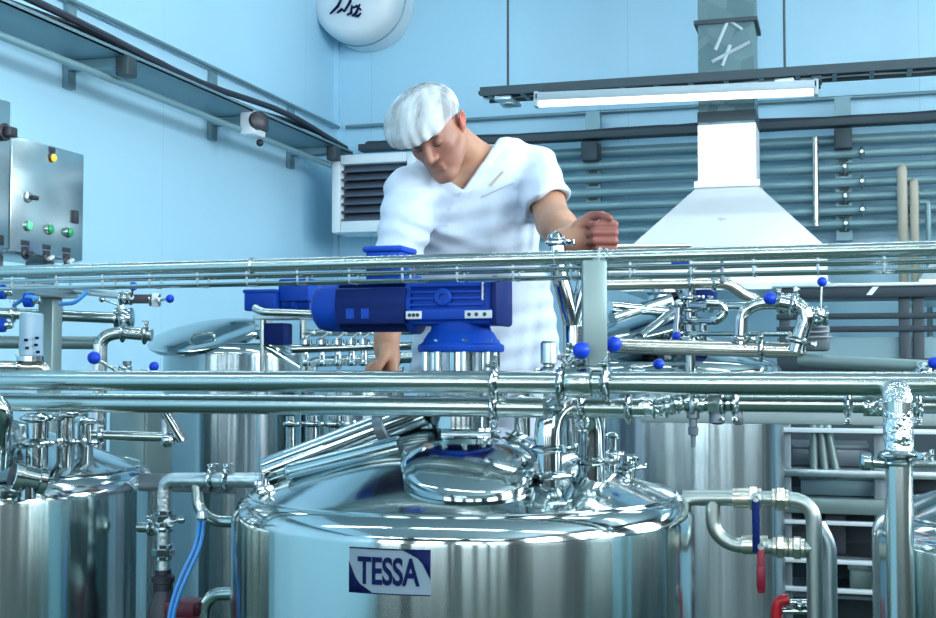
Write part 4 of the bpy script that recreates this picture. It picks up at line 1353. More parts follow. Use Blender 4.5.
t = valve('butterfly_valve', 'valve on the actuator bar with an upright blue knob against the pale wall', G(126, 298), RGT, .014, G(131, 297, 3.53), G(133, 288, 3.5), .0125, 'knobs by the actuator')
t = valve('butterfly_valve', 'valve past the actuator end with a sideways blue knob near the tilted lid', G(155, 300), RGT, .012, G(160, 300, 3.5), G(168, 299, 3.48), .012, 'knobs by the actuator')
t = pipe('elbow_pipe', 'fat steel elbow pipe curving from the blue knob towards the tilted lid', [Vector((G(101, 372, 3.7).x, G(101, 372, 3.7).y, 0)), G(101, 338, 3.7), G(118, 332, 3.7), G(152, 335, 3.7)], .019, .06, clamps=((2, .15), (2, .8)))
pipe('drop_pipe', 'white upright pipe behind the large blue knob at the left', [Vector((G(96, 376, 3.6).x, G(96, 376, 3.6).y, 0)), G(96, 344, 3.6)], .007, material='white_enamel')
valve('butterfly_valve', 'valve behind the upper header with a large blue knob at the fat elbow', G(124, 374, 3.3), RGT, .015, G(118, 371, 3.28), G(98, 360, 3.28), .0175)
valve('butterfly_valve', 'valve behind the upper header with a small blue knob under the tilted lid', G(146, 377, 3.3), RGT, .014, G(148, 374, 3.28), G(152, 369, 3.28), .013)
single('sensor', 'little black sensor standing before the fat elbow, above the header', 'sensor', MB().lathe(G(127, 372, 3.4), (0, 0, 1), [(.009, 0), (.009, .02), (.012, .021), (.012, .03)], 14), 'steel_dark')
t = thing('sight_cylinder', 'pale blue cylinder with dark marks standing left of the stand post', 'cylinder', G(31, 362, 3.2))
MB().lathe(G(31, 356, 3.2), (0, 0, 1), [(.030, 0), (.030, .105), (.026, .11)], 28).build('glass', 'glass_blue', t)
MB().lathe(G(31, 361, 3.2), (0, 0, 1), [(.036, 0), (.036, .012), (.03, .015)], 28).build('base', 'steel_polished', t)
mb = MB()
for px, py in ((26, 340), (37, 338), (36, 345), (27, 348), (38, 352)):
    mb.box(G(px, py, 3.168), (.008, .006, .007), (RGT, FWD, UPV))
mb.build('mark', 'navy_print', t)
pipe('transfer_pipe', 'pale pipe with a thick middle at the very left, before the blue cylinder', [G(-30, 366, 3.2), G(12, 366, 3.2), G(30, 367, 3.2), G(44, 366, 3.2), G(50, 380, 3.2)], .014, .03, material='steel_warm', clamps=((1, .4),))
for k, (a, b2, c2, lab) in enumerate((((60, 304), (75, 303), (88, 291), 'thin blue hose looping off the stand shelf beside its post'), ((14, 305), (28, 296), (38, 299), 'thin blue hose under the shelf left of the stand post'))):
    single('hose', lab, 'hose', MB().tube(fillet([G(*a, 3.45), G(*b2, 3.4), G(*c2, 3.4)], .08), .006, 10), 'blue_hose')
for k, (px, py, lab) in enumerate(((2, 292, 'blue round connector at the left edge under the shelf, upper one'), (2, 325, 'blue round connector at the left edge, lower one'), (30, 300, 'blue connector under the shelf beside the thin hose'))):
    tt = thing('connector', lab, 'connector', G(px, py, 3.42), 'blue connectors by the stand')
    MB().lathe(G(px, py, 3.42), -RGT, [(.014, -.01), (.02, -.008), (.02, .014), (.012, .018)], 20).build('socket', 'blue_paint', tt)
    MB().lathe(G(px, py, 3.42), RGT, [(.011, 0.0), (.011, .025), (.008, .03)], 16).build('nut', 'steel_polished', tt)
# tall grey box behind the left tank
q = PD(141, 420, 4.25)
t = thing('pedestal_box', 'plain grey upright steel box behind the left tank, before the narrow tank', 'box', (q.x, q.y, 0))
MB().span((q.x - .075, q.y - .08, 0), (q.x + .075, q.y + .08, 1.80), .01).build('body', 'post_grey', t)
MB().span((q.x - .065, q.y - .088, .2), (q.x + .065, q.y - .08, 1.77), .004).build('door', 'post_grey', t)
# manifold between small motor and large motor
H = lambda px, py, d=3.9: PD(px, py, d)
t = thing('manifold', 'row of steel stub valves on a level pipe behind the large blue motor', 'manifold', H(350, 350))
MB().tube([H(292, 349), H(428, 345)], .014, 16).build('tube', 'steel_polished', t)
for k, px in enumerate((306, 322, 338, 352, 364)):
    b_ = MB().lathe(H(px, 366), (0, 0, 1), [(.015, 0), (.018, .006), (.011, .018), (.011, .065), (.019, .068), (.019, .082), (.008, .088)], 16).build('stub_valve', 'steel_polished', t)
    MB().cyl(H(px, 338), H(px + 7, 333), .004, seg=8).sphere(H(px + 7, 333), .009, 10).build('handle', 'steel_cast', b_)
pipe('transfer_pipe', 'lower steel pipe behind the blue motor, partly behind the bare forearm', [H(312, 374, 4.1), H(312, 362, 4.1), H(420, 357, 4.0)], .018, clamps=((1, .25), (1, .8)))
pipe('transfer_pipe', 'upper thin steel pipe between the small motor and the large motor', [H(302, 333, 4.1), H(420, 331, 4.2)], .012)
for k, (px, lab) in enumerate(((291, 'steel upright clamp post under the small motor, nearest its stand'), (313, 'steel nozzle above the lower header between the tilted lid and motor'), (336, 'second steel nozzle above the middle tank shoulder, nearer the motor'))):
    b0 = PD(px, 440, 3.35)
    tt = thing('nozzle', lab, 'nozzle', b0, 'nozzles behind the middle tank')
    MB().cyl((b0.x, b0.y, 1.05), (b0.x, b0.y, PD(px, 416, 3.35).z), .014 + .004 * k, seg=18).build('tube', 'steel_polished', tt)
    clamp(tt, PD(px, 424, 3.35), (0, 0, 1), .014 + .004 * k, (1, -.4, 0))

# ------------------------------------------------------------------ pipework behind, right half of the picture
J = lambda px, py, d=3.3: PD(px, py, d)
t = pipe('transfer_pipe', 'thick warm-toned steel pipe just above the upper header, right of the post', [PY(592, 345, 3.3), PY(806, 351, 3.3)], .0205, material='steel_warm', clamps=((0, .80, (0, -.3, 1)),))
t = pipe('bend_pipe', 'thick steel bend dropping into the warm-toned pipe end', [PY(796, 352, 3.24), PY(800, 336, 3.24), PY(806, 318, 3.24), PY(802, 306, 3.24), PY(780, 302, 3.24)], .02, .05, material='steel_polished', clamps=((0, .7), (3, .4)))
t = pipe('bend_pipe', 'swan-neck steel pipe arching from the warm-toned pipe to the blue knob valve', [PY(741, 345, 3.3), PY(742, 312, 3.3), PY(758, 303, 3.3), PY(786, 303, 3.3)], .0165, .09, material='steel_polished', clamps=((2, .75), (0, .2)))
valve('butterfly_valve', 'valve on the swan-neck with a blue knob before the dark beam', PY(789, 303, 3.3), RGT, .018, PY(780, 300, 3.26), PY(773, 299, 3.24), .0165)
valve('butterfly_valve', 'valve at the bends with a tall rod and blue knob before the dark beam', PY(818, 316, 3.3), RGT, .017, PY(821, 312, 3.27), PY(822, 285, 3.27), .0125)
t = thing('cam_lever', 'dark slotted steel lever plate behind the bends, before the frame', 'lever', PY(818, 330, 3.32))
for k in range(4):
    MB().box(PY(812 + k * 2.5, 322 + k * 5, 3.34), (.06, .02, .008), (RGT, FWD, (UPV + RGT * .5).normalized()), .002).build('leaf', 'steel_dark', t)
MB().box(PY(812, 338, 3.38), (.09, .03, .07), None, .01).build('bracket', 'steel_dark', t)
pipe('transfer_pipe', 'level steel pipe above the tall rear tank lid, ending in a bend near the knob', [J(596, 285, 3.75), J(700, 283, 3.75), J(728, 283, 3.75), J(746, 296, 3.75), J(757, 300, 3.75)], .017, .05, material='steel_warm', clamps=((0, .9), (1, .5)))
pipe('transfer_pipe', 'shorter level steel pipe over the tall rear tank, just under the warm-toned one', [J(691, 306, 3.93), J(760, 305, 3.8)], .014, material='steel_polished', clamps=((0, .3),))
pipe('bend_pipe', 'hook-shaped steel pipe over the tall rear tank, left of the swan-neck', [J(692, 321, 3.92), J(716, 321, 3.7), J(725, 314, 3.7), J(722, 304, 3.7), J(706, 303, 3.7)], .013, .03, material='steel_polished')
pipe('transfer_pipe', 'thin steel rod behind the swan-neck just above the warm-toned pipe', [J(691, 334, 3.92), J(790, 334, 3.6)], .008, clamps=((0, .5),))
# fitting tower on the neck of the tall rear tank
t = thing('fitting_tower', 'upright cluster of bright clamped fittings on top of the tall rear tank', 'fitting', J(690, 352, 3.95))
zz = J(690, 344, 3.95)
MB().cyl(zz, J(690, 288, 3.95), .018, seg=18).build('tube', 'steel_polished', t)
for py in (334, 322, 310, 298):
    clamp(t, J(690, py, 3.95), (0, 0, 1), .018, (1 if py % 4 else -1, -.6, 0))
MB().cyl(J(676, 344, 3.95), J(679, 306, 3.95), .013, seg=16).sphere(J(679, 304, 3.95), .018, 14).build('side_tube', 'steel_polished', t)
MB().cyl(J(703, 346, 3.95), J(703, 318, 3.95), .012, seg=16).build('side_tube', 'steel_polished', t)
MB().cyl(J(690, 344, 3.95), Vector((J(690, 344, 3.95).x, J(690, 344, 3.95).y, 1.86)), .016, seg=16).build('root', 'steel_polished', t)
valve('butterfly_valve', 'valve at the tower foot with a dark blue ball, on the tall rear tank', J(690, 342, 3.935), RGT, .02, J(684, 340, 3.9), J(678, 337, 3.88), .014)
single('flat_bar', 'thin dull bar reaching from behind the fist over the guard rail', 'bar', MB().tube([PD(606, 246.5, 3.12), PD(690, 245.5, 3.3)], .006, 10), 'brass_union')
# short blue knobbed valve far right, above the header
valve('butterfly_valve', 'valve at the far right edge with a blue knob just over the upper header', PY(925, 372, 2.7), RGT, .014, PY(926, 367, 2.68), PY(932, 364, 2.66), .0125)
pipe('transfer_pipe', 'dark sloping pipe from the bends to the far right knob', [PY(800, 360, 3.25), PY(950, 368, 3.1)], .016, material='post_grey')

# ------------------------------------------------------------------ steel bench and shelves at the right, behind
KY = 6.3
kx0, kx1 = PY(776, 300, KY).x, 2.0
K = lambda py, px=850: PY(px, py, KY).z
t = thing('steel_frame', 'long dark steel frame of level beams below the hoods on the right', 'frame', ((kx0 + kx1) / 2, KY + .3, 0))
MB().span((kx0, KY, K(298)), (kx1, KY + .36, K(286)), .004).build('top_beam', 'frame_dark', t)
MB().span((kx0 - .02, KY - .012, K(287)), (kx1, KY + .36, K(283)), .002).build('beam_edge', 'steel_satin', t)
for a, b2, m_ in ((319, 313, 'frame_dark'), (332, 326, 'frame_dark'), (372, 358, 'frame_dark')):
    MB().span((kx0, KY + .02, K(a)), (kx1, KY + .06, K(b2)), .003).build('cross_rail', m_, t)
MB().span((kx0, KY + .08, K(362)), (kx1, KY + .1, K(337))).build('back_panel', 'tray_teal', t)
for px in (784, 905, 919):
    x_ = PY(px, 320, KY).x
    MB().span((x_ - .025, KY + .03, 0), (x_ + .025, KY + .08, K(296)), .003).build('leg', 'frame_dark', t)
x_ = PY(873, 290, KY).x
MB().prism([PY(866, 295, KY - .006), PY(872, 295, KY - .006), PY(881, 284, KY - .006), PY(875, 284, KY - .006)], (0, .005, 0)).build('label_strip', 'white_enamel', t)

# shelving lower right
NY = 5.2
N_ = lambda px, py: PY(px, py, NY)
t = thing('shelving', 'steel shelving with pale rails and dark boxes seen past the drain pipes', 'shelves', (N_(830, 500).x, NY + .3, 0))
nx0, nx1 = N_(783, 500).x, N_(990, 500).x
for py, h, m_ in ((431, .018, 'white_enamel'), (474, .03, 'steel_satin'), (507, .06, 'post_grey'), (524, .016, 'white_enamel'), (563, .016, 'white_enamel'), (592, .016, 'white_enamel')):
    z = N_(850, py).z
    MB().span((nx0, NY, z - h / 2), (nx1, NY + .04, z + h / 2), .003).build('rail', m_, t)
for px in (786, 880, 985):
    x_ = N_(px, 500).x
    MB().span((x_ - .02, NY + .04, 0), (x_ + .02, NY + .08, N_(px, 419).z), .003).build('upright', 'steel_dark', t)
for py in (470, 500, 560, 600):
    MB().span((nx0, NY + .08, N_(850, py).z - .012), (nx1, NY + .5, N_(850, py).z)).build('shelf', 'steel_dark', t)
for k, px in enumerate((814, 826, 838)):
    x_ = N_(px, 500).x
    MB().tube([(x_, NY + .06, N_(px, 480).z), (x_ - .02 * k, NY + .06, N_(px, 424).z)], .016, 12).build('strut', 'post_grey', t)
MB().span((nx0, NY + .5, .3), (nx1, NY + .51, N_(850, 423).z)).build('back_sheet', 'tray_dark', t)
for k, (px0, px1, py0, py1, m_, lab) in enumerate(((788, 868, 466, 448, 'steel_dark', 'long dark box on the upper shelf behind the drain pipes'), (800, 880, 497, 480, 'tray_teal', 'dull teal box on the shelf under the long dark box'), (788, 822, 556, 532, 'machine_dark', 'small black box on the lower shelf behind the union'), (826, 846, 556, 515, 'machine_dark', 'black machine head beside the slanting grey pipe'), (850, 878, 600, 572, 'post_grey', 'grey crate on the lowest visible shelf by the right tank'))):
    a, b2 = N_(px0, py0), N_(px1, py1)
    sh = max([N_(850, v).z for v in (470, 500, 560, 600) if N_(850, v).z <= a.z + .03] or [a.z])
    tt = thing('crate', lab, 'box', ((a.x + b2.x) / 2, NY + .3, sh), 'boxes on the steel shelving')
    MB().span((a.x, NY + .12, sh + .001), (b2.x, NY + .44, b2.z), .01).build('box', m_, tt)
    MB().span((a.x - .006, NY + .114, b2.z - .016), (b2.x + .006, NY + .446, b2.z + .004), .004).build('lid', m_, tt)

# hidden platform that carries the worker
wx, wy = -.93, 3.42
t = thing('operator_platform', 'steel platform the worker stands on behind the middle tank, its deck below view', 'platform', (wx, wy, 0))
PZ0 = 1.05
MB().span((-1.6, 3.14, PZ0 - .04), (-.25, 3.78, PZ0), .004).build('deck', 'steel_dark', t)
for x_ in (-1.55, -.3):
    for y_ in (3.2, 3.72):
        MB().span((x_ - .025, y_ - .025, 0), (x_ + .025, y_ + .025, PZ0 - .04)).build('leg', 'steel_satin', t)
# ================================================================== the worker
FH = Vector((-SY, CY, 0.0))


def M(px, py, d):
    p = PD(px, py, d) - EYE
    return np.array([p.dot(RGT), p.dot(FH), p.z])


def nrm(v):
    return v / np.linalg.norm(v)


def smin(a, b, k):
    h = np.clip(.5 + .5 * (b - a) / k, 0, 1)
    return b + (a - b) * h - k * h * (1 - h)


def smax(a, b, k):
    return -smin(-a, -b, k)


def cap(p, a, b, ra, rb=None):
    rb = ra if rb is None else rb
    a, b = np.asarray(a, float), np.asarray(b, float)
    ab = b - a
    t = np.clip(((p - a) @ ab) / (ab @ ab), 0, 1)
    return np.linalg.norm(p - a - t[:, None] * ab, axis=1) - (ra + (rb - ra) * t)


def ell(p, c, r, ax=None):
    q = p - c
    if ax is not None:
        q = q @ np.array(ax).T
    r = np.asarray(r, float)
    k0 = np.linalg.norm(q / r, axis=1)
    k1 = np.linalg.norm(q / (r * r), axis=1)
    return k0 * (k0 - 1) / np.maximum(k1, 1e-6)


def rbox(p, c, half, ax, rad):
    q = np.abs((p - c) @ np.array(ax).T) - (np.asarray(half) - rad)
    return np.linalg.norm(np.maximum(q, 0), axis=1) + np.minimum(q.max(axis=1), 0) - rad


def polygonise(f, lo, hi, h):
    """surface nets over a grid, evaluated only near the surface"""
    B = 8
    lo = np.asarray(lo, float)
    nb = np.ceil((np.asarray(hi) - lo) / (h * B)).astype(int)
    n = nb * B
    I = np.stack(np.meshgrid(*[np.arange(k) for k in nb], indexing='ij'), -1).reshape(-1, 3)
    cen = lo + (I * B + B / 2 - .5) * h
    dc = f(cen)
    near = np.abs(dc) < B * h * .87 * 1.6 + .012
    V = np.repeat(np.repeat(np.repeat(np.where(dc < 0, -1.0, 1.0).reshape(nb), B, 0), B, 1), B, 2).astype(np.float32)
    off = np.stack(np.meshgrid(*[np.arange(B)] * 3, indexing='ij'), -1).reshape(-1, 3)
    sel = I[near]
    for s in range(0, len(sel), 700):
        idx = (sel[s:s + 700, None, :] * B + off[None]).reshape(-1, 3)
        V[idx[:, 0], idx[:, 1], idx[:, 2]] = f(lo + idx * h)
    S = V < 0
    cnt = np.zeros(tuple(n - 1), np.int8)
    cs = {}
    for dx in (0, 1):
        for dy in (0, 1):
            for dz in (0, 1):
                cnt += S[dx:n[0] - 1 + dx, dy:n[1] - 1 + dy, dz:n[2] - 1 + dz]
    cells = np.argwhere((cnt > 0) & (cnt < 8))
    acc = np.zeros((len(cells), 3)); num = np.zeros(len(cells))
    for ax in range(3):
        e = np.eye(3, dtype=int)[ax]
        o1, o2 = [np.eye(3, dtype=int)[k] for k in range(3) if k != ax]
        for a in (0, 1):
            for b2 in (0, 1):
                c0 = cells + a * o1 + b2 * o2
                c1 = c0 + e
                v0, v1 = V[tuple(c0.T)], V[tuple(c1.T)]
                m_ = (v0 < 0) != (v1 < 0)
                t = np.where(m_, v0 / np.where(m_, v0 - v1, 1), 0)
                acc += np.where(m_[:, None], c0 + t[:, None] * e, 0)
                num += m_
    verts = lo + acc / num[:, None] * h
    lut = -np.ones(tuple(n - 1), np.int64)
    lut[tuple(cells.T)] = np.arange(len(cells))
    faces = []
    for ax in range(3):
        e = np.eye(3, dtype=int)[ax]
        o1, o2 = [np.eye(3, dtype=int)[k] for k in range(3) if k != ax]
        A = S[:n[0] - e[0], :n[1] - e[1], :n[2] - e[2]]
        C = S[e[0]:, e[1]:, e[2]:]
        ed = np.argwhere(A != C)
        ok = (ed[:, [k for k in range(3) if k != ax]] > 0).all(1) & (ed < (n - 1)).all(1)
        ed = ed[ok]
        q = np.stack([lut[tuple((ed - o1 - o2).T)], lut[tuple((ed - o2).T)], lut[tuple(ed.T)], lut[tuple((ed - o1).T)]], 1)
        inside = A[tuple(ed.T)]
        flip = inside if ax != 1 else ~inside
        q[~flip] = q[~flip][:, ::-1]
        faces.append(q)
    faces = np.concatenate(faces)
    faces = faces[(faces >= 0).all(1)]
    return verts, faces


def sdf_mesh(name, f, lo, hi, h, material, parent, colour=None, relax=2):
    v, q = polygonise(f, lo, hi, h)
    # a little relaxation takes the grid's steps out
    ed = np.concatenate([q[:, [0, 1]], q[:, [1, 2]], q[:, [2, 3]], q[:, [3, 0]]])
    for _ in range(relax):
        acc = np.zeros_like(v); num = np.zeros(len(v))
        np.add.at(acc, ed[:, 0], v[ed[:, 1]]); np.add.at(num, ed[:, 0], 1)
        np.add.at(acc, ed[:, 1], v[ed[:, 0]]); np.add.at(num, ed[:, 1], 1)
        v = v * .5 + acc / np.maximum(num, 1)[:, None] * .5
    col = colour(v) if colour is not None else None
    Rm = np.array([list(RGT), list(FH), [0, 0, 1.0]])
    w = v @ Rm + np.array(EYE)
    me = bpy.data.meshes.new(name)
    me.vertices.add(len(w)); me.vertices.foreach_set('co', w.astype(np.float32).ravel())
    me.loops.add(q.size); me.loops.foreach_set('vertex_index', q.ravel().astype(np.int32))
    me.polygons.add(len(q)); me.polygons.foreach_set('loop_start', (np.arange(len(q)) * 4).astype(np.int32))
    me.update(calc_edges=True)
    me.validate()
    if col is not None:
        at = me.color_attributes.new('tint', 'FLOAT_COLOR', 'POINT')
        at.data.foreach_set('color', np.concatenate([col, np.ones((len(col), 1))], 1).astype(np.float32).ravel())
    bm2 = bmesh.new(); bm2.from_mesh(me)
    bmesh.ops.recalc_face_normals(bm2, faces=bm2.faces[:])
    bm2.to_mesh(me); bm2.free()
    return link_mesh(name, me, material, parent, None)


# materials of the figure
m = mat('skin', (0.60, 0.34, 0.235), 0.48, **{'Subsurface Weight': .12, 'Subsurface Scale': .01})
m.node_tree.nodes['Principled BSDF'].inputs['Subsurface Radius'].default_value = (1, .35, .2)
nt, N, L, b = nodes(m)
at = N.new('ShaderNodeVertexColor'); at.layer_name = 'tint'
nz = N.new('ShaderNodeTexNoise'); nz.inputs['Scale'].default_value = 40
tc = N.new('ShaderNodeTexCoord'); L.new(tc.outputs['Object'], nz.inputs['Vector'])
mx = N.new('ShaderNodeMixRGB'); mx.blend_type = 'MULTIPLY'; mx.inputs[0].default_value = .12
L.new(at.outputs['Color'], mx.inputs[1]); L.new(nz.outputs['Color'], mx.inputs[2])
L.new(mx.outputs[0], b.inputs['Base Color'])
m = mat('tunic_cloth', (0.54, 0.64, 0.77), 0.8, **{'Sheen Weight': .15})
nt, N, L, b = nodes(m)
tc = N.new('ShaderNodeTexCoord'); nz = N.new('ShaderNodeTexNoise'); nz.inputs['Scale'].default_value = 11; nz.inputs['Detail'].default_value = 4
bp = N.new('ShaderNodeBump'); bp.inputs['Strength'].default_value = .25; bp.inputs['Distance'].default_value = .02
L.new(tc.outputs['Object'], nz.inputs['Vector']); L.new(nz.outputs['Fac'], bp.inputs['Height']); L.new(bp.outputs['Normal'], b.inputs['Normal'])
mat('hair_dark', (0.05, 0.04, 0.04), 0.6)
mat('pen_beige', (0.45, 0.38, 0.30), 0.5)
mat('seam_grey', (0.42, 0.46, 0.52), 0.8)
m = mat('hair_net', (0.62, 0.68, 0.72), 0.8)
nt, N, L, b = nodes(m)
tc = N.new('ShaderNodeTexCoord'); mp = N.new('ShaderNodeMapping'); nz = N.new('ShaderNodeTexNoise')
nz.inputs['Scale'].default_value = 15; nz.inputs['Detail'].default_value = 3
mp.inputs['Rotation'].default_value = (0, .35, -.2); mp.inputs['Scale'].default_value = (1.8, 1.2, .35)
L.new(tc.outputs['Object'], mp.inputs['Vector']); L.new(mp.outputs['Vector'], nz.inputs['Vector'])
cr = N.new('ShaderNodeMapRange'); cr.inputs['From Min'].default_value = .35; cr.inputs['From Max'].default_value = .62
cr.inputs['To Min'].default_value = .26; cr.inputs['To Max'].default_value = 1.0
L.new(nz.outputs['Fac'], cr.inputs['Value']); L.new(cr.outputs['Result'], b.inputs['Alpha'])
bp = N.new('ShaderNodeBump'); bp.inputs['Strength'].default_value = .5; bp.inputs['Distance'].default_value = .01
L.new(nz.outputs['Fac'], bp.inputs['Height']); L.new(bp.outputs['Normal'], b.inputs['Normal'])

# head frame
psi, pit, rol = math.radians(18), math.radians(44), math.radians(14)
hf = np.array([-math.sin(psi), -math.cos(psi), 0]); s0 = np.array([math.cos(psi), -math.sin(psi), 0]); zz_ = np.array([0, 0, 1.0])
hF = hf * math.cos(pit) - zz_ * math.sin(pit)
u0 = hf * math.sin(pit) + zz_ * math.cos(pit)
hU = u0 * math.cos(rol) - s0 * math.sin(rol)
hS = s0 * math.cos(rol) + u0 * math.sin(rol)
HC = M(434, 127.5, 3.22)
HK = .94
HAX = np.array([hS, hF, hU])


def to_head(p):
    return (p - HC) @ HAX.T / HK


def from_head(*v):
    return HC + HK * np.asarray(v, float) @ HAX


A3 = np.array


def head_sdf(p):
    q = to_head(p)
    d = ell(q, A3([0, -.012, .030]), (.074, .096, .085))
    face = ell(q, A3([0, .030, -.040]), (.060, .064, .088))
    d = smin(d, face, .035)
    for s in (-1, 1):
        d = smin(d, cap(q, (s * .050, -.002, -.055), (s * .020, .068, -.108), .017, .015), .03)
        d = smin(d, cap(q, (s * .044, .058, -.028), (s * .052, .03, -.022), .016), .025)
    d = smin(d, cap(q, (-.010, .083, -.112), (.010, .083, -.112), .016), .022)
    d = smin(d, cap(q, (-.034, .082, .022), (.034, .082, .022), .012), .02)
    for s in (-1, 1):
        d = smax(d, -(np.linalg.norm(q - A3([s * .031, .103, -.002]), axis=1) - .018), .014)
        d = smin(d, np.linalg.norm(q - A3([s * .031, .077, -.003]), axis=1) - .0125, .004)
    d = smin(d, cap(q, (0, .090, .012), (0, .112, -.034), .008, .012), .012)
    for s in (-1, 1):
        d = smin(d, np.linalg.norm(q - A3([s * .0125, .101, -.038]), axis=1) - .0085, .008)
    d = smin(d, cap(q, (-.012, .091, -.067), (.012, .091, -.067), .0065), .008)
    d = smin(d, cap(q, (-.011, .089, -.080), (.011, .089, -.080), .007), .008)
    d = smax(d, -cap(q, (-.024, .098, -.0735), (.024, .098, -.0735), .0028), .004)
    for s in (-1, 1):
        e = ell(q, A3([s * .082, -.010, -.010]), (.009, .021, .034), [[.93, -s * .0, .0 - s * .36], [0, 1, 0], [s * .36, 0, .93]])
        e = smax(e, -ell(q, A3([s * .092, -.006, -.006]), (.008, .012, .022)), .006)
        d = smin(d, e, .006)
    return d


# arms
S2, E2, W2 = M(538, 170, 3.44), M(554, 222, 3.17), M(574, 240, 2.96)
S1, E1, W1 = M(411, 192, 3.30), M(397, 278, 3.16), M(386, 350, 3.06)


def fist(p, w, a, b2, k=1.0, mirror=1):
    """closed hand; a: towards the knuckles, b2: towards the thumb, palm faces n"""
    a = nrm(a); b2 = nrm(b2 - a * (a @ b2)); n = np.cross(b2, a) * mirror
    P = lambda x, y, z: w + k * (a * x + b2 * y + n * z)
    ax = [a, b2, n]
    d = rbox(p, P(.045, .0, -.006), np.array([.044, .040, .0145]) * k, ax, .013 * k)
    d = smin(d, cap(p, w - a * .03, P(.02, 0, -.004), .027 * k, .027 * k), .025)
    ln = [.92, 1.0, .96, .82]
    for i, y in enumerate((.030, .0105, -.009, -.0275)):
        r = (.0098, .0102, .0098, .0088)[i] * k
        l = ln[i]
        k0 = P(.083, y, -.004)
        k1 = P(.094, y * .95, .034 * l + .004)
        k2 = P(.094 - .044 * l, y * .93, .046 * l + .003)
        k3 = P(.094 - .058 * l, y * .93, .024)
        f = np.minimum(cap(p, k0, k1, r * 1.08, r), np.minimum(cap(p, k1, k2, r, r * .95), cap(p, k2, k3, r * .95, r * .82)))
        d = smin(d, f, .0035)
    t0, t1, t2, t3 = P(.012, .030, .006), P(.040, .049, .018), P(.064, .050, .034), P(.084, .042, .046)
    th = np.minimum(cap(p, t0, t1, .016 * k, .0125 * k), np.minimum(cap(p, t1, t2, .012 * k, .0105 * k), cap(p, t2, t3, .0105 * k, .0085 * k)))
    return smin(d, th, .006)


F2a, F2b = A3([.95, -.20, .0]), A3([.06, .0, 1.0])
F1a, F1b = A3([.12, -.35, -1.0]), A3([.25, -1.0, .3])


def hands(p):
    return np.minimum(fist(p, W2, F2a, F2b, 1.06, -1), fist(p, W1, F1a, F1b, 1.0, -1))


# trunk: rows (py, centre px, half width px, depth, half depth m)
ROWS = [(143, 482, 30, 3.42, .07), (156, 475, 52, 3.42, .105), (175, 470, 66, 3.41, .125), (200, 464, 72, 3.41, .132), (240, 470, 70, 3.43, .13), (290, 480, 67, 3.47, .125), (330, 485, 71, 3.50, .13), (376, 488, 76, 3.53, .14)]
rh = A3([(M(480, r[0], r[3])[2]) for r in ROWS])
rc = A3([(r[1] - 468) / FPX * r[3] for r in ROWS])
rw = A3([r[2] / FPX * r[3] for r in ROWS])
rd = A3([r[3] for r in ROWS])
rb_ = A3([r[4] for r in ROWS])
order = np.argsort(rh)
rh, rc, rw, rd, rb_ = rh[order], rc[order], rw[order], rd[order], rb_[order]


def trunk(p, grow=0.0):
    h = np.clip(p[:, 2], rh[0], rh[-1])
    I = lambda t: np.interp(h, rh, t)
    w, b2 = I(rw) + grow, I(rb_) + grow
    x, y = np.abs(p[:, 0] - I(rc)) / w, np.abs(p[:, 1] - I(rd)) / b2
    e = (x ** 2.3 + y ** 2.3) ** (1 / 2.3)
    d = (e - 1) * np.minimum(w, b2)
    return smax(smax(d, p[:, 2] - rh[-1] - grow, .02), rh[0] - p[:, 2] - grow, .01)


NB = M(477, 163, 3.42)


def neck(p):
    return cap(p, from_head(0, -.035, -.05), NB, .051, .056)


def body_sdf(p):
    d = smin(head_sdf(p), neck(p), .03)
    t = trunk(p, -.026)
    t = smin(t, cap(p, M(420, 189, 3.33), M(520, 170, 3.44), .046), .05)
    d = smin(d, t, .035)
    up = smin(cap(p, S2, E2, .052, .043), cap(p, E2, W2, .043, .028), .022)
    up = smin(up, ell(p, E2 + (W2 - E2) * .22, (.046, .075, .044)), .02)
    lo = smin(cap(p, S1, E1, .046, .040), cap(p, E1, W1, .042, .028), .02)
    d = smin(d, up, .02)
    d = smin(d, lo, .02)
    return smin(d, hands(p), .012)


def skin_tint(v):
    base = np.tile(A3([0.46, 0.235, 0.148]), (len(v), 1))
    q = to_head(v)
    hd = head_sdf(v)
    inhead = hd < .004

    def blend(mask, col):
        nonlocal base
        base = base * (1 - mask[:, None]) + A3(col) * mask[:, None]
    g = lambda c, r: np.exp(-(((q - A3(c)) / A3(r)) ** 2).sum(1)) * inhead
    blend(.75 * np.maximum(g([0, .094, -.067], [.02, .02, .006]), g([0, .093, -.079], [.018, .02, .007])), [.42, .13, .11])
    blend(.35 * np.maximum(g([.042, .06, -.035], [.025, .03, .025]), g([-.042, .06, -.035], [.025, .03, .025])), [.60, .25, .18])
    blend(.3 * g([0, .11, -.033], [.015, .02, .015]), [.58, .24, .17])
    for s in (-1, 1):
        blend(.75 * g([s * .082, -.01, -.004], [.012, .025, .04]), [.60, .07, .07])  # backlit red of the ears put into the skin colour
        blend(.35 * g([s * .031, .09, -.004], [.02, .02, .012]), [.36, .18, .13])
    # stubble over the jaw
    blend(.25 * np.maximum(g([0, .07, -.10], [.05, .06, .03]), 0), [.36, .26, .22])
    blend(.6 * inhead * np.clip(q[:, 1] / .04, 0, 1), [.27, .115, .088])  # shade on the front of the face put into the skin colour
    hm = np.clip((.05 - hands(v)) / .05, 0, 1) * np.clip(((v - W2) @ nrm(F2a)) / .05, 0, 1)
    blend(.82 * hm, [.24, .062, .055])
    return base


PB = thing('person', 'man in a white short-sleeved tunic and hair net leaning over the tanks', 'person', (EYE + RGT * rc[0] + FH * rd[0]) * 1.0)
PB.location.z = 1.05
ROOT[PB] = Vector(PB.location)
sdf_mesh('body', body_sdf, (-.31, 2.80, -.10), (.42, 3.66, .80), .0034, 'skin', PB, skin_tint, 1)

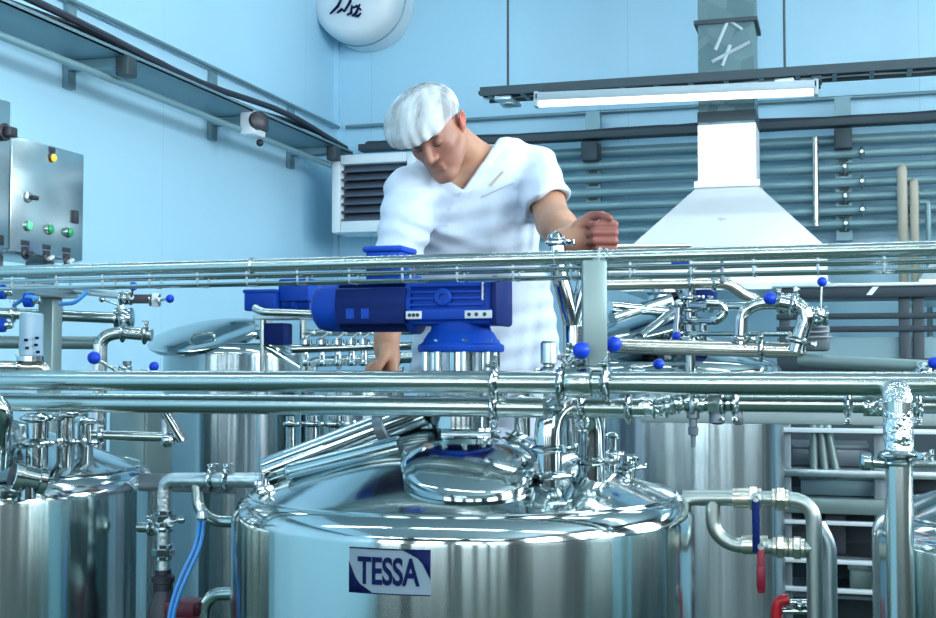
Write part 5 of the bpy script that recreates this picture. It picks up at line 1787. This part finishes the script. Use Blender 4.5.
# clothing
VA, VR, VL = A3([463, 189.]), A3([492, 147.]), A3([414, 158.])


def proj(p):
    return np.stack([468 + FPX * p[:, 0] / p[:, 1], 365 - FPX * p[:, 2] / p[:, 1]], 1)


def side_of(pp, a, b2):
    t = (b2 - a) / np.linalg.norm(b2 - a)
    return ((pp - a) @ A3([-t[1], t[0]])) * 3.4 / FPX


def vneck(p):
    pp = proj(p)
    dr = side_of(pp, VA, VR)             # >0 on the right of the right edge
    dl = -side_of(pp, VA, VL)
    return smax(np.maximum(dr, dl), (p[:, 1] - 3.44), .01)


HEM2 = S2 + (E2 - S2) * .66
HEM1 = S1 + (E1 - S1) * .86


def folds(p):
    pp = proj(p)
    x, y = pp[:, 0], pp[:, 1]
    f = np.zeros(len(p))
    # long drag folds from the lowered shoulder across the chest
    c = y - (212 + 34 * np.sin(np.clip((x - 400) / 130, 0, 1) * 1.9))
    m1 = np.exp(-((x - 440) / 42) ** 2)
    f += .007 * m1 * np.exp(-(c / 7) ** 2) - .005 * m1 * np.exp(-((c - 13) / 8) ** 2)
    c = y - (228 + 34 * np.sin(np.clip((x - 395) / 130, 0, 1) * 1.5))
    f += .006 * np.exp(-((x - 425) / 34) ** 2) * (np.exp(-(c / 6) ** 2) - .8 * np.exp(-((c - 11) / 7) ** 2))
    # folds falling from the raised shoulder and along the side
    for x0_, k, w, a in ((538, -.10, 5, .008), (524, -.04, 7, .005), (508, .02, 8, .004), (548, .05, 5, .005), (492, .06, 9, .004)):
        c = x - (x0_ + k * (y - 210))
        f += a * np.exp(-(c / w) ** 2) * np.clip((y - 180) / 40, 0, 1) * np.clip((285 - y) / 40, .15, 1)
        f -= a * .8 * np.exp(-((c - w * 1.8) / w) ** 2) * np.clip((y - 180) / 40, 0, 1) * np.clip((285 - y) / 40, .15, 1)
    c = y - (262 + .25 * (x - 470)); f += .004 * np.exp(-(c / 7) ** 2) * np.exp(-((x - 490) / 40) ** 2)
    c = y - (305 - .3 * (x - 480)); f += .005 * np.exp(-(c / 9) ** 2) * np.exp(-((x - 510) / 40) ** 2)
    f += .0025 * np.sin(x * .11 + y * .17) * np.sin(y * .13 - x * .05)
    return f


def tunic_sdf(p):
    d = trunk(p, .004)
    d = smin(d, cap(p, M(414, 193, 3.32), M(524, 171, 3.44), .070, .074), .05)
    s2 = cap(p, S2 + A3([-.01, 0, 0]), HEM2 + (HEM2 - S2) * .3, .068, .066)
    s2 = smax(s2, ((p - HEM2) @ nrm(A3([.40, -.30, -.87]))), .004)
    s2 = smax(s2, -(cap(p, S2 + (HEM2 - S2) * .8, HEM2 + (HEM2 - S2) * .5, .046, .052)), .006)
    s1 = cap(p, S1, HEM1 + (HEM1 - S1) * .2, .068, .066)
    s1 = smax(s1, ((p - HEM1) @ nrm(HEM1 - S1)), .004)
    d = smin(d, s2, .022)
    d = smin(d, s1, .022)
    v = vneck(p)
    d = d - np.clip(1.8 * folds(p), -.010, .016)
    # collar band beside the neckline, one edge running on past the crossing
    pp = proj(p)
    e1 = side_of(pp, VA - (VR - VA) * .9, VR)
    e2 = -side_of(pp, VA, VL)
    band = np.where((e1 > -.002) & (e1 < .022) & (pp[:, 1] < 226) & (p[:, 1] < 3.42), .004, 0) + np.where((e2 > 0) & (e2 < .022) & (e1 < 0) & (p[:, 1] < 3.42), .003, 0)
    d = d - band
    d = smax(d, -v, .004)
    d = smax(d, -cap(p, NB + A3([0, .0, -.03]), NB + (from_head(0, -.03, -.05) - NB) * 1.6, .064, .070), .006)
    return d


sdf_mesh('tunic', tunic_sdf, (-.33, 3.02, -.10), (.42, 3.74, .72), .0044, 'tunic_cloth', PB, None, 2)


def front(px, py, d0=3.0, f=tunic_sdf):
    """first point of the cloth met along a sight line"""
    d = d0
    for _ in range(60):
        q = M(px, py, d)[None]
        s = f(q)[0]
        if s < .0008:
            break
        d += max(s * .7, .0008)
    return EYE + RGT * q[0][0] + FH * q[0][1] + Vector((0, 0, q[0][2]))


def strip(pts, r):
    return MB().tube([front(*p) for p in pts], r, 8)


n_ = 8
lerp = lambda a, b2: [(a[0] + (b2[0] - a[0]) * k / n_, a[1] + (b2[1] - a[1]) * k / n_) for k in range(n_ + 1)]
strip(lerp((481, 197), (513, 183)), .0022).build('pocket_edge', 'seam_grey', PB)
strip(lerp((490, 186), (503, 172)), .0034).build('pen', 'pen_beige', PB)

# hair net, hair, brows
def net_sdf(p):
    q = to_head(p)
    ang = np.arctan2(q[:, 0], q[:, 1])
    d = ell(q, A3([-.010, .018, .049]), (.106, .126, .076))
    rim = q[:, 2] - (.010 + .14 * q[:, 1] + .12 * np.maximum(q[:, 0], 0))
    d = d - .0030 * np.sin(ang * 17 + 5 * np.sin(ang * 3)) * np.exp(-np.maximum(rim, 0) / .05)
    d = smax(d, -rim, .012)
    bandd = np.abs(rim - .006) - .008
    inner = np.maximum(ell(q, A3([0, .0, .03]), (.081, .108, .094)), rim - .03)
    d = smax(d, -smax(ell(q, A3([-.008, .012, .040]), (.098, .119, .072)), rim - .9, .01), .002)
    return d


sdf_mesh('hair_net', net_sdf, HC - .19, HC + .19, .0030, 'hair_net', PB, None, 1)


def hair_sdf(p):
    q = to_head(p)
    d = ell(q, A3([0, -.012, .032]), (.076, .097, .088))
    cut = np.minimum(q[:, 1] - .074 - .2 * (q[:, 2] - .03), 10)
    d = smax(d, cut, .006)
    d = smax(d, -(q[:, 2] + .045 + .0 * q[:, 1]), .006)
    d = smax(d, -np.maximum(.004 - q[:, 2], q[:, 1] * -1 - .0 - .0) * 1.0, .004) if False else d
    side = smax(q[:, 1] - .022, -(q[:, 2] - .0), .004)
    face = smax(-(q[:, 1] - .020), q[:, 2] - .028, .004)          # keeps temples and cheeks clear
    d = smax(d, -face, .006)
    ear = np.linalg.norm((q - A3([0, -.008, -.012])) / A3([1, .026, .030]), axis=1)
    earh = (np.linalg.norm((q[:, 1:] - A3([-.008, -.012])) / A3([.028, .030]), axis=1) - 1) * .028
    return smax(d, -earh, .004)


sdf_mesh('hair', hair_sdf, HC - .15, HC + .15, .0030, 'hair_dark', PB, None, 1)


def on_face(x, z, y0=.14):
    y = y0
    for _ in range(80):
        s = head_sdf(from_head(x, y, z)[None])[0]
        if s < .0005:
            break
        y -= max(s * .7, .0005)
    q = from_head(x, y, z)
    return EYE + RGT * q[0] + FH * q[1] + Vector((0, 0, q[2]))


for s in (-1, 1):
    MB().tube([on_face(s * x, z) for x, z in ((.012, .018), (.022, .0225), (.034, .0235), (.046, .017))], [.0032, .0042, .0038, .002], 8).build('eyebrow', 'hair_dark', PB)
    MB().tube([on_face(s * x, z) for x, z in ((.019, -.008), (.026, -.0115), (.034, -.012), (.043, -.008))], [.0012, .0018, .0018, .001], 6).build('eyelash', 'hair_dark', PB)
# trousers and shoes below the tunic
HIP = A3([rc[0], rd[0], 0])
zf_ = 1.05 - ZC


def legs_sdf(p):
    d = trunk(p, -.008) + 10
    c, y = HIP[0], HIP[1]
    d = ell(p, A3([c, y, -.02]), (.175, .118, .16))
    for s in (-1, 1):
        hip, kn, an = A3([c + s * .085, y, -.04]), A3([c + s * .10, y - .02, -.42]), A3([c + s * .11, y + .02, zf_ + .07])
        d = smin(d, smin(cap(p, hip, kn, .09, .068), cap(p, kn, an, .066, .058), .03), .04)
    d = smax(d, zf_ + .045 - p[:, 2], .004)
    return d


sdf_mesh('trousers', legs_sdf, (HIP[0] - .26, HIP[1] - .2, zf_), (HIP[0] + .26, HIP[1] + .2, .18), .008, 'tunic_cloth', PB, None, 2)


def shoe_sdf(s):
    c, y = HIP[0] + s * .115, HIP[1]

    def f(p):
        d = smin(ell(p, A3([c, y - .07, zf_ + .03]), (.048, .13, .045)), cap(p, A3([c, y + .02, zf_ + .04]), A3([c, y + .02, zf_ + .09]), .046), .03)
        return smax(d, zf_ + .002 - p[:, 2], .003)
    return f, (c - .08, y - .24, zf_ - .02), (c + .08, y + .12, zf_ + .17)


for s in (-1, 1):
    f, lo_, hi_ = shoe_sdf(s)
    sdf_mesh('shoe', f, lo_, hi_, .006, 'white_matt', PB, None, 1)

# what the hands hold
g = W2 + nrm(F2a) * .062 + A3([0, -.026, 0])
wp = EYE + RGT * g[0] + FH * g[1]
zc0 = zc_mid(math.hypot(wp.x - TX, wp.y - TY)) if math.hypot(wp.x - TX, wp.y - TY) < TR else 1.05
t = thing('grip_rod', 'upright steel rod gripped by the raised fist behind the guard rail', 'rod', (wp.x, wp.y, zc0))
MB().cyl((wp.x, wp.y, zc0 - .004), (wp.x, wp.y, ZC + g[2] + .045), .0115, seg=18).build('rod', 'steel_polished', t)
MB().lathe((wp.x, wp.y, zc0), (0, 0, 1), [(.03, 0), (.03, .008), (.016, .02)], 20).build('foot', 'steel_polished', t)
g = W1 + nrm(F1a) * .065 + A3([.028, 0, 0])
wp = EYE + RGT * g[0] + FH * g[1]
r_ = math.hypot(wp.x - TX, wp.y - TY)
zc0 = zc_mid(r_)
t = thing('grip_rod', 'short upright steel rod on the middle tank under the lowered hand', 'rod', (wp.x, wp.y, zc0))
MB().cyl((wp.x, wp.y, zc0 - .004), (wp.x, wp.y, ZC + g[2] + .02), .011, seg=18).build('rod', 'steel_polished', t)
MB().lathe((wp.x, wp.y, zc0), (0, 0, 1), [(.028, 0), (.028, .008), (.014, .02)], 20).build('foot', 'steel_polished', t)
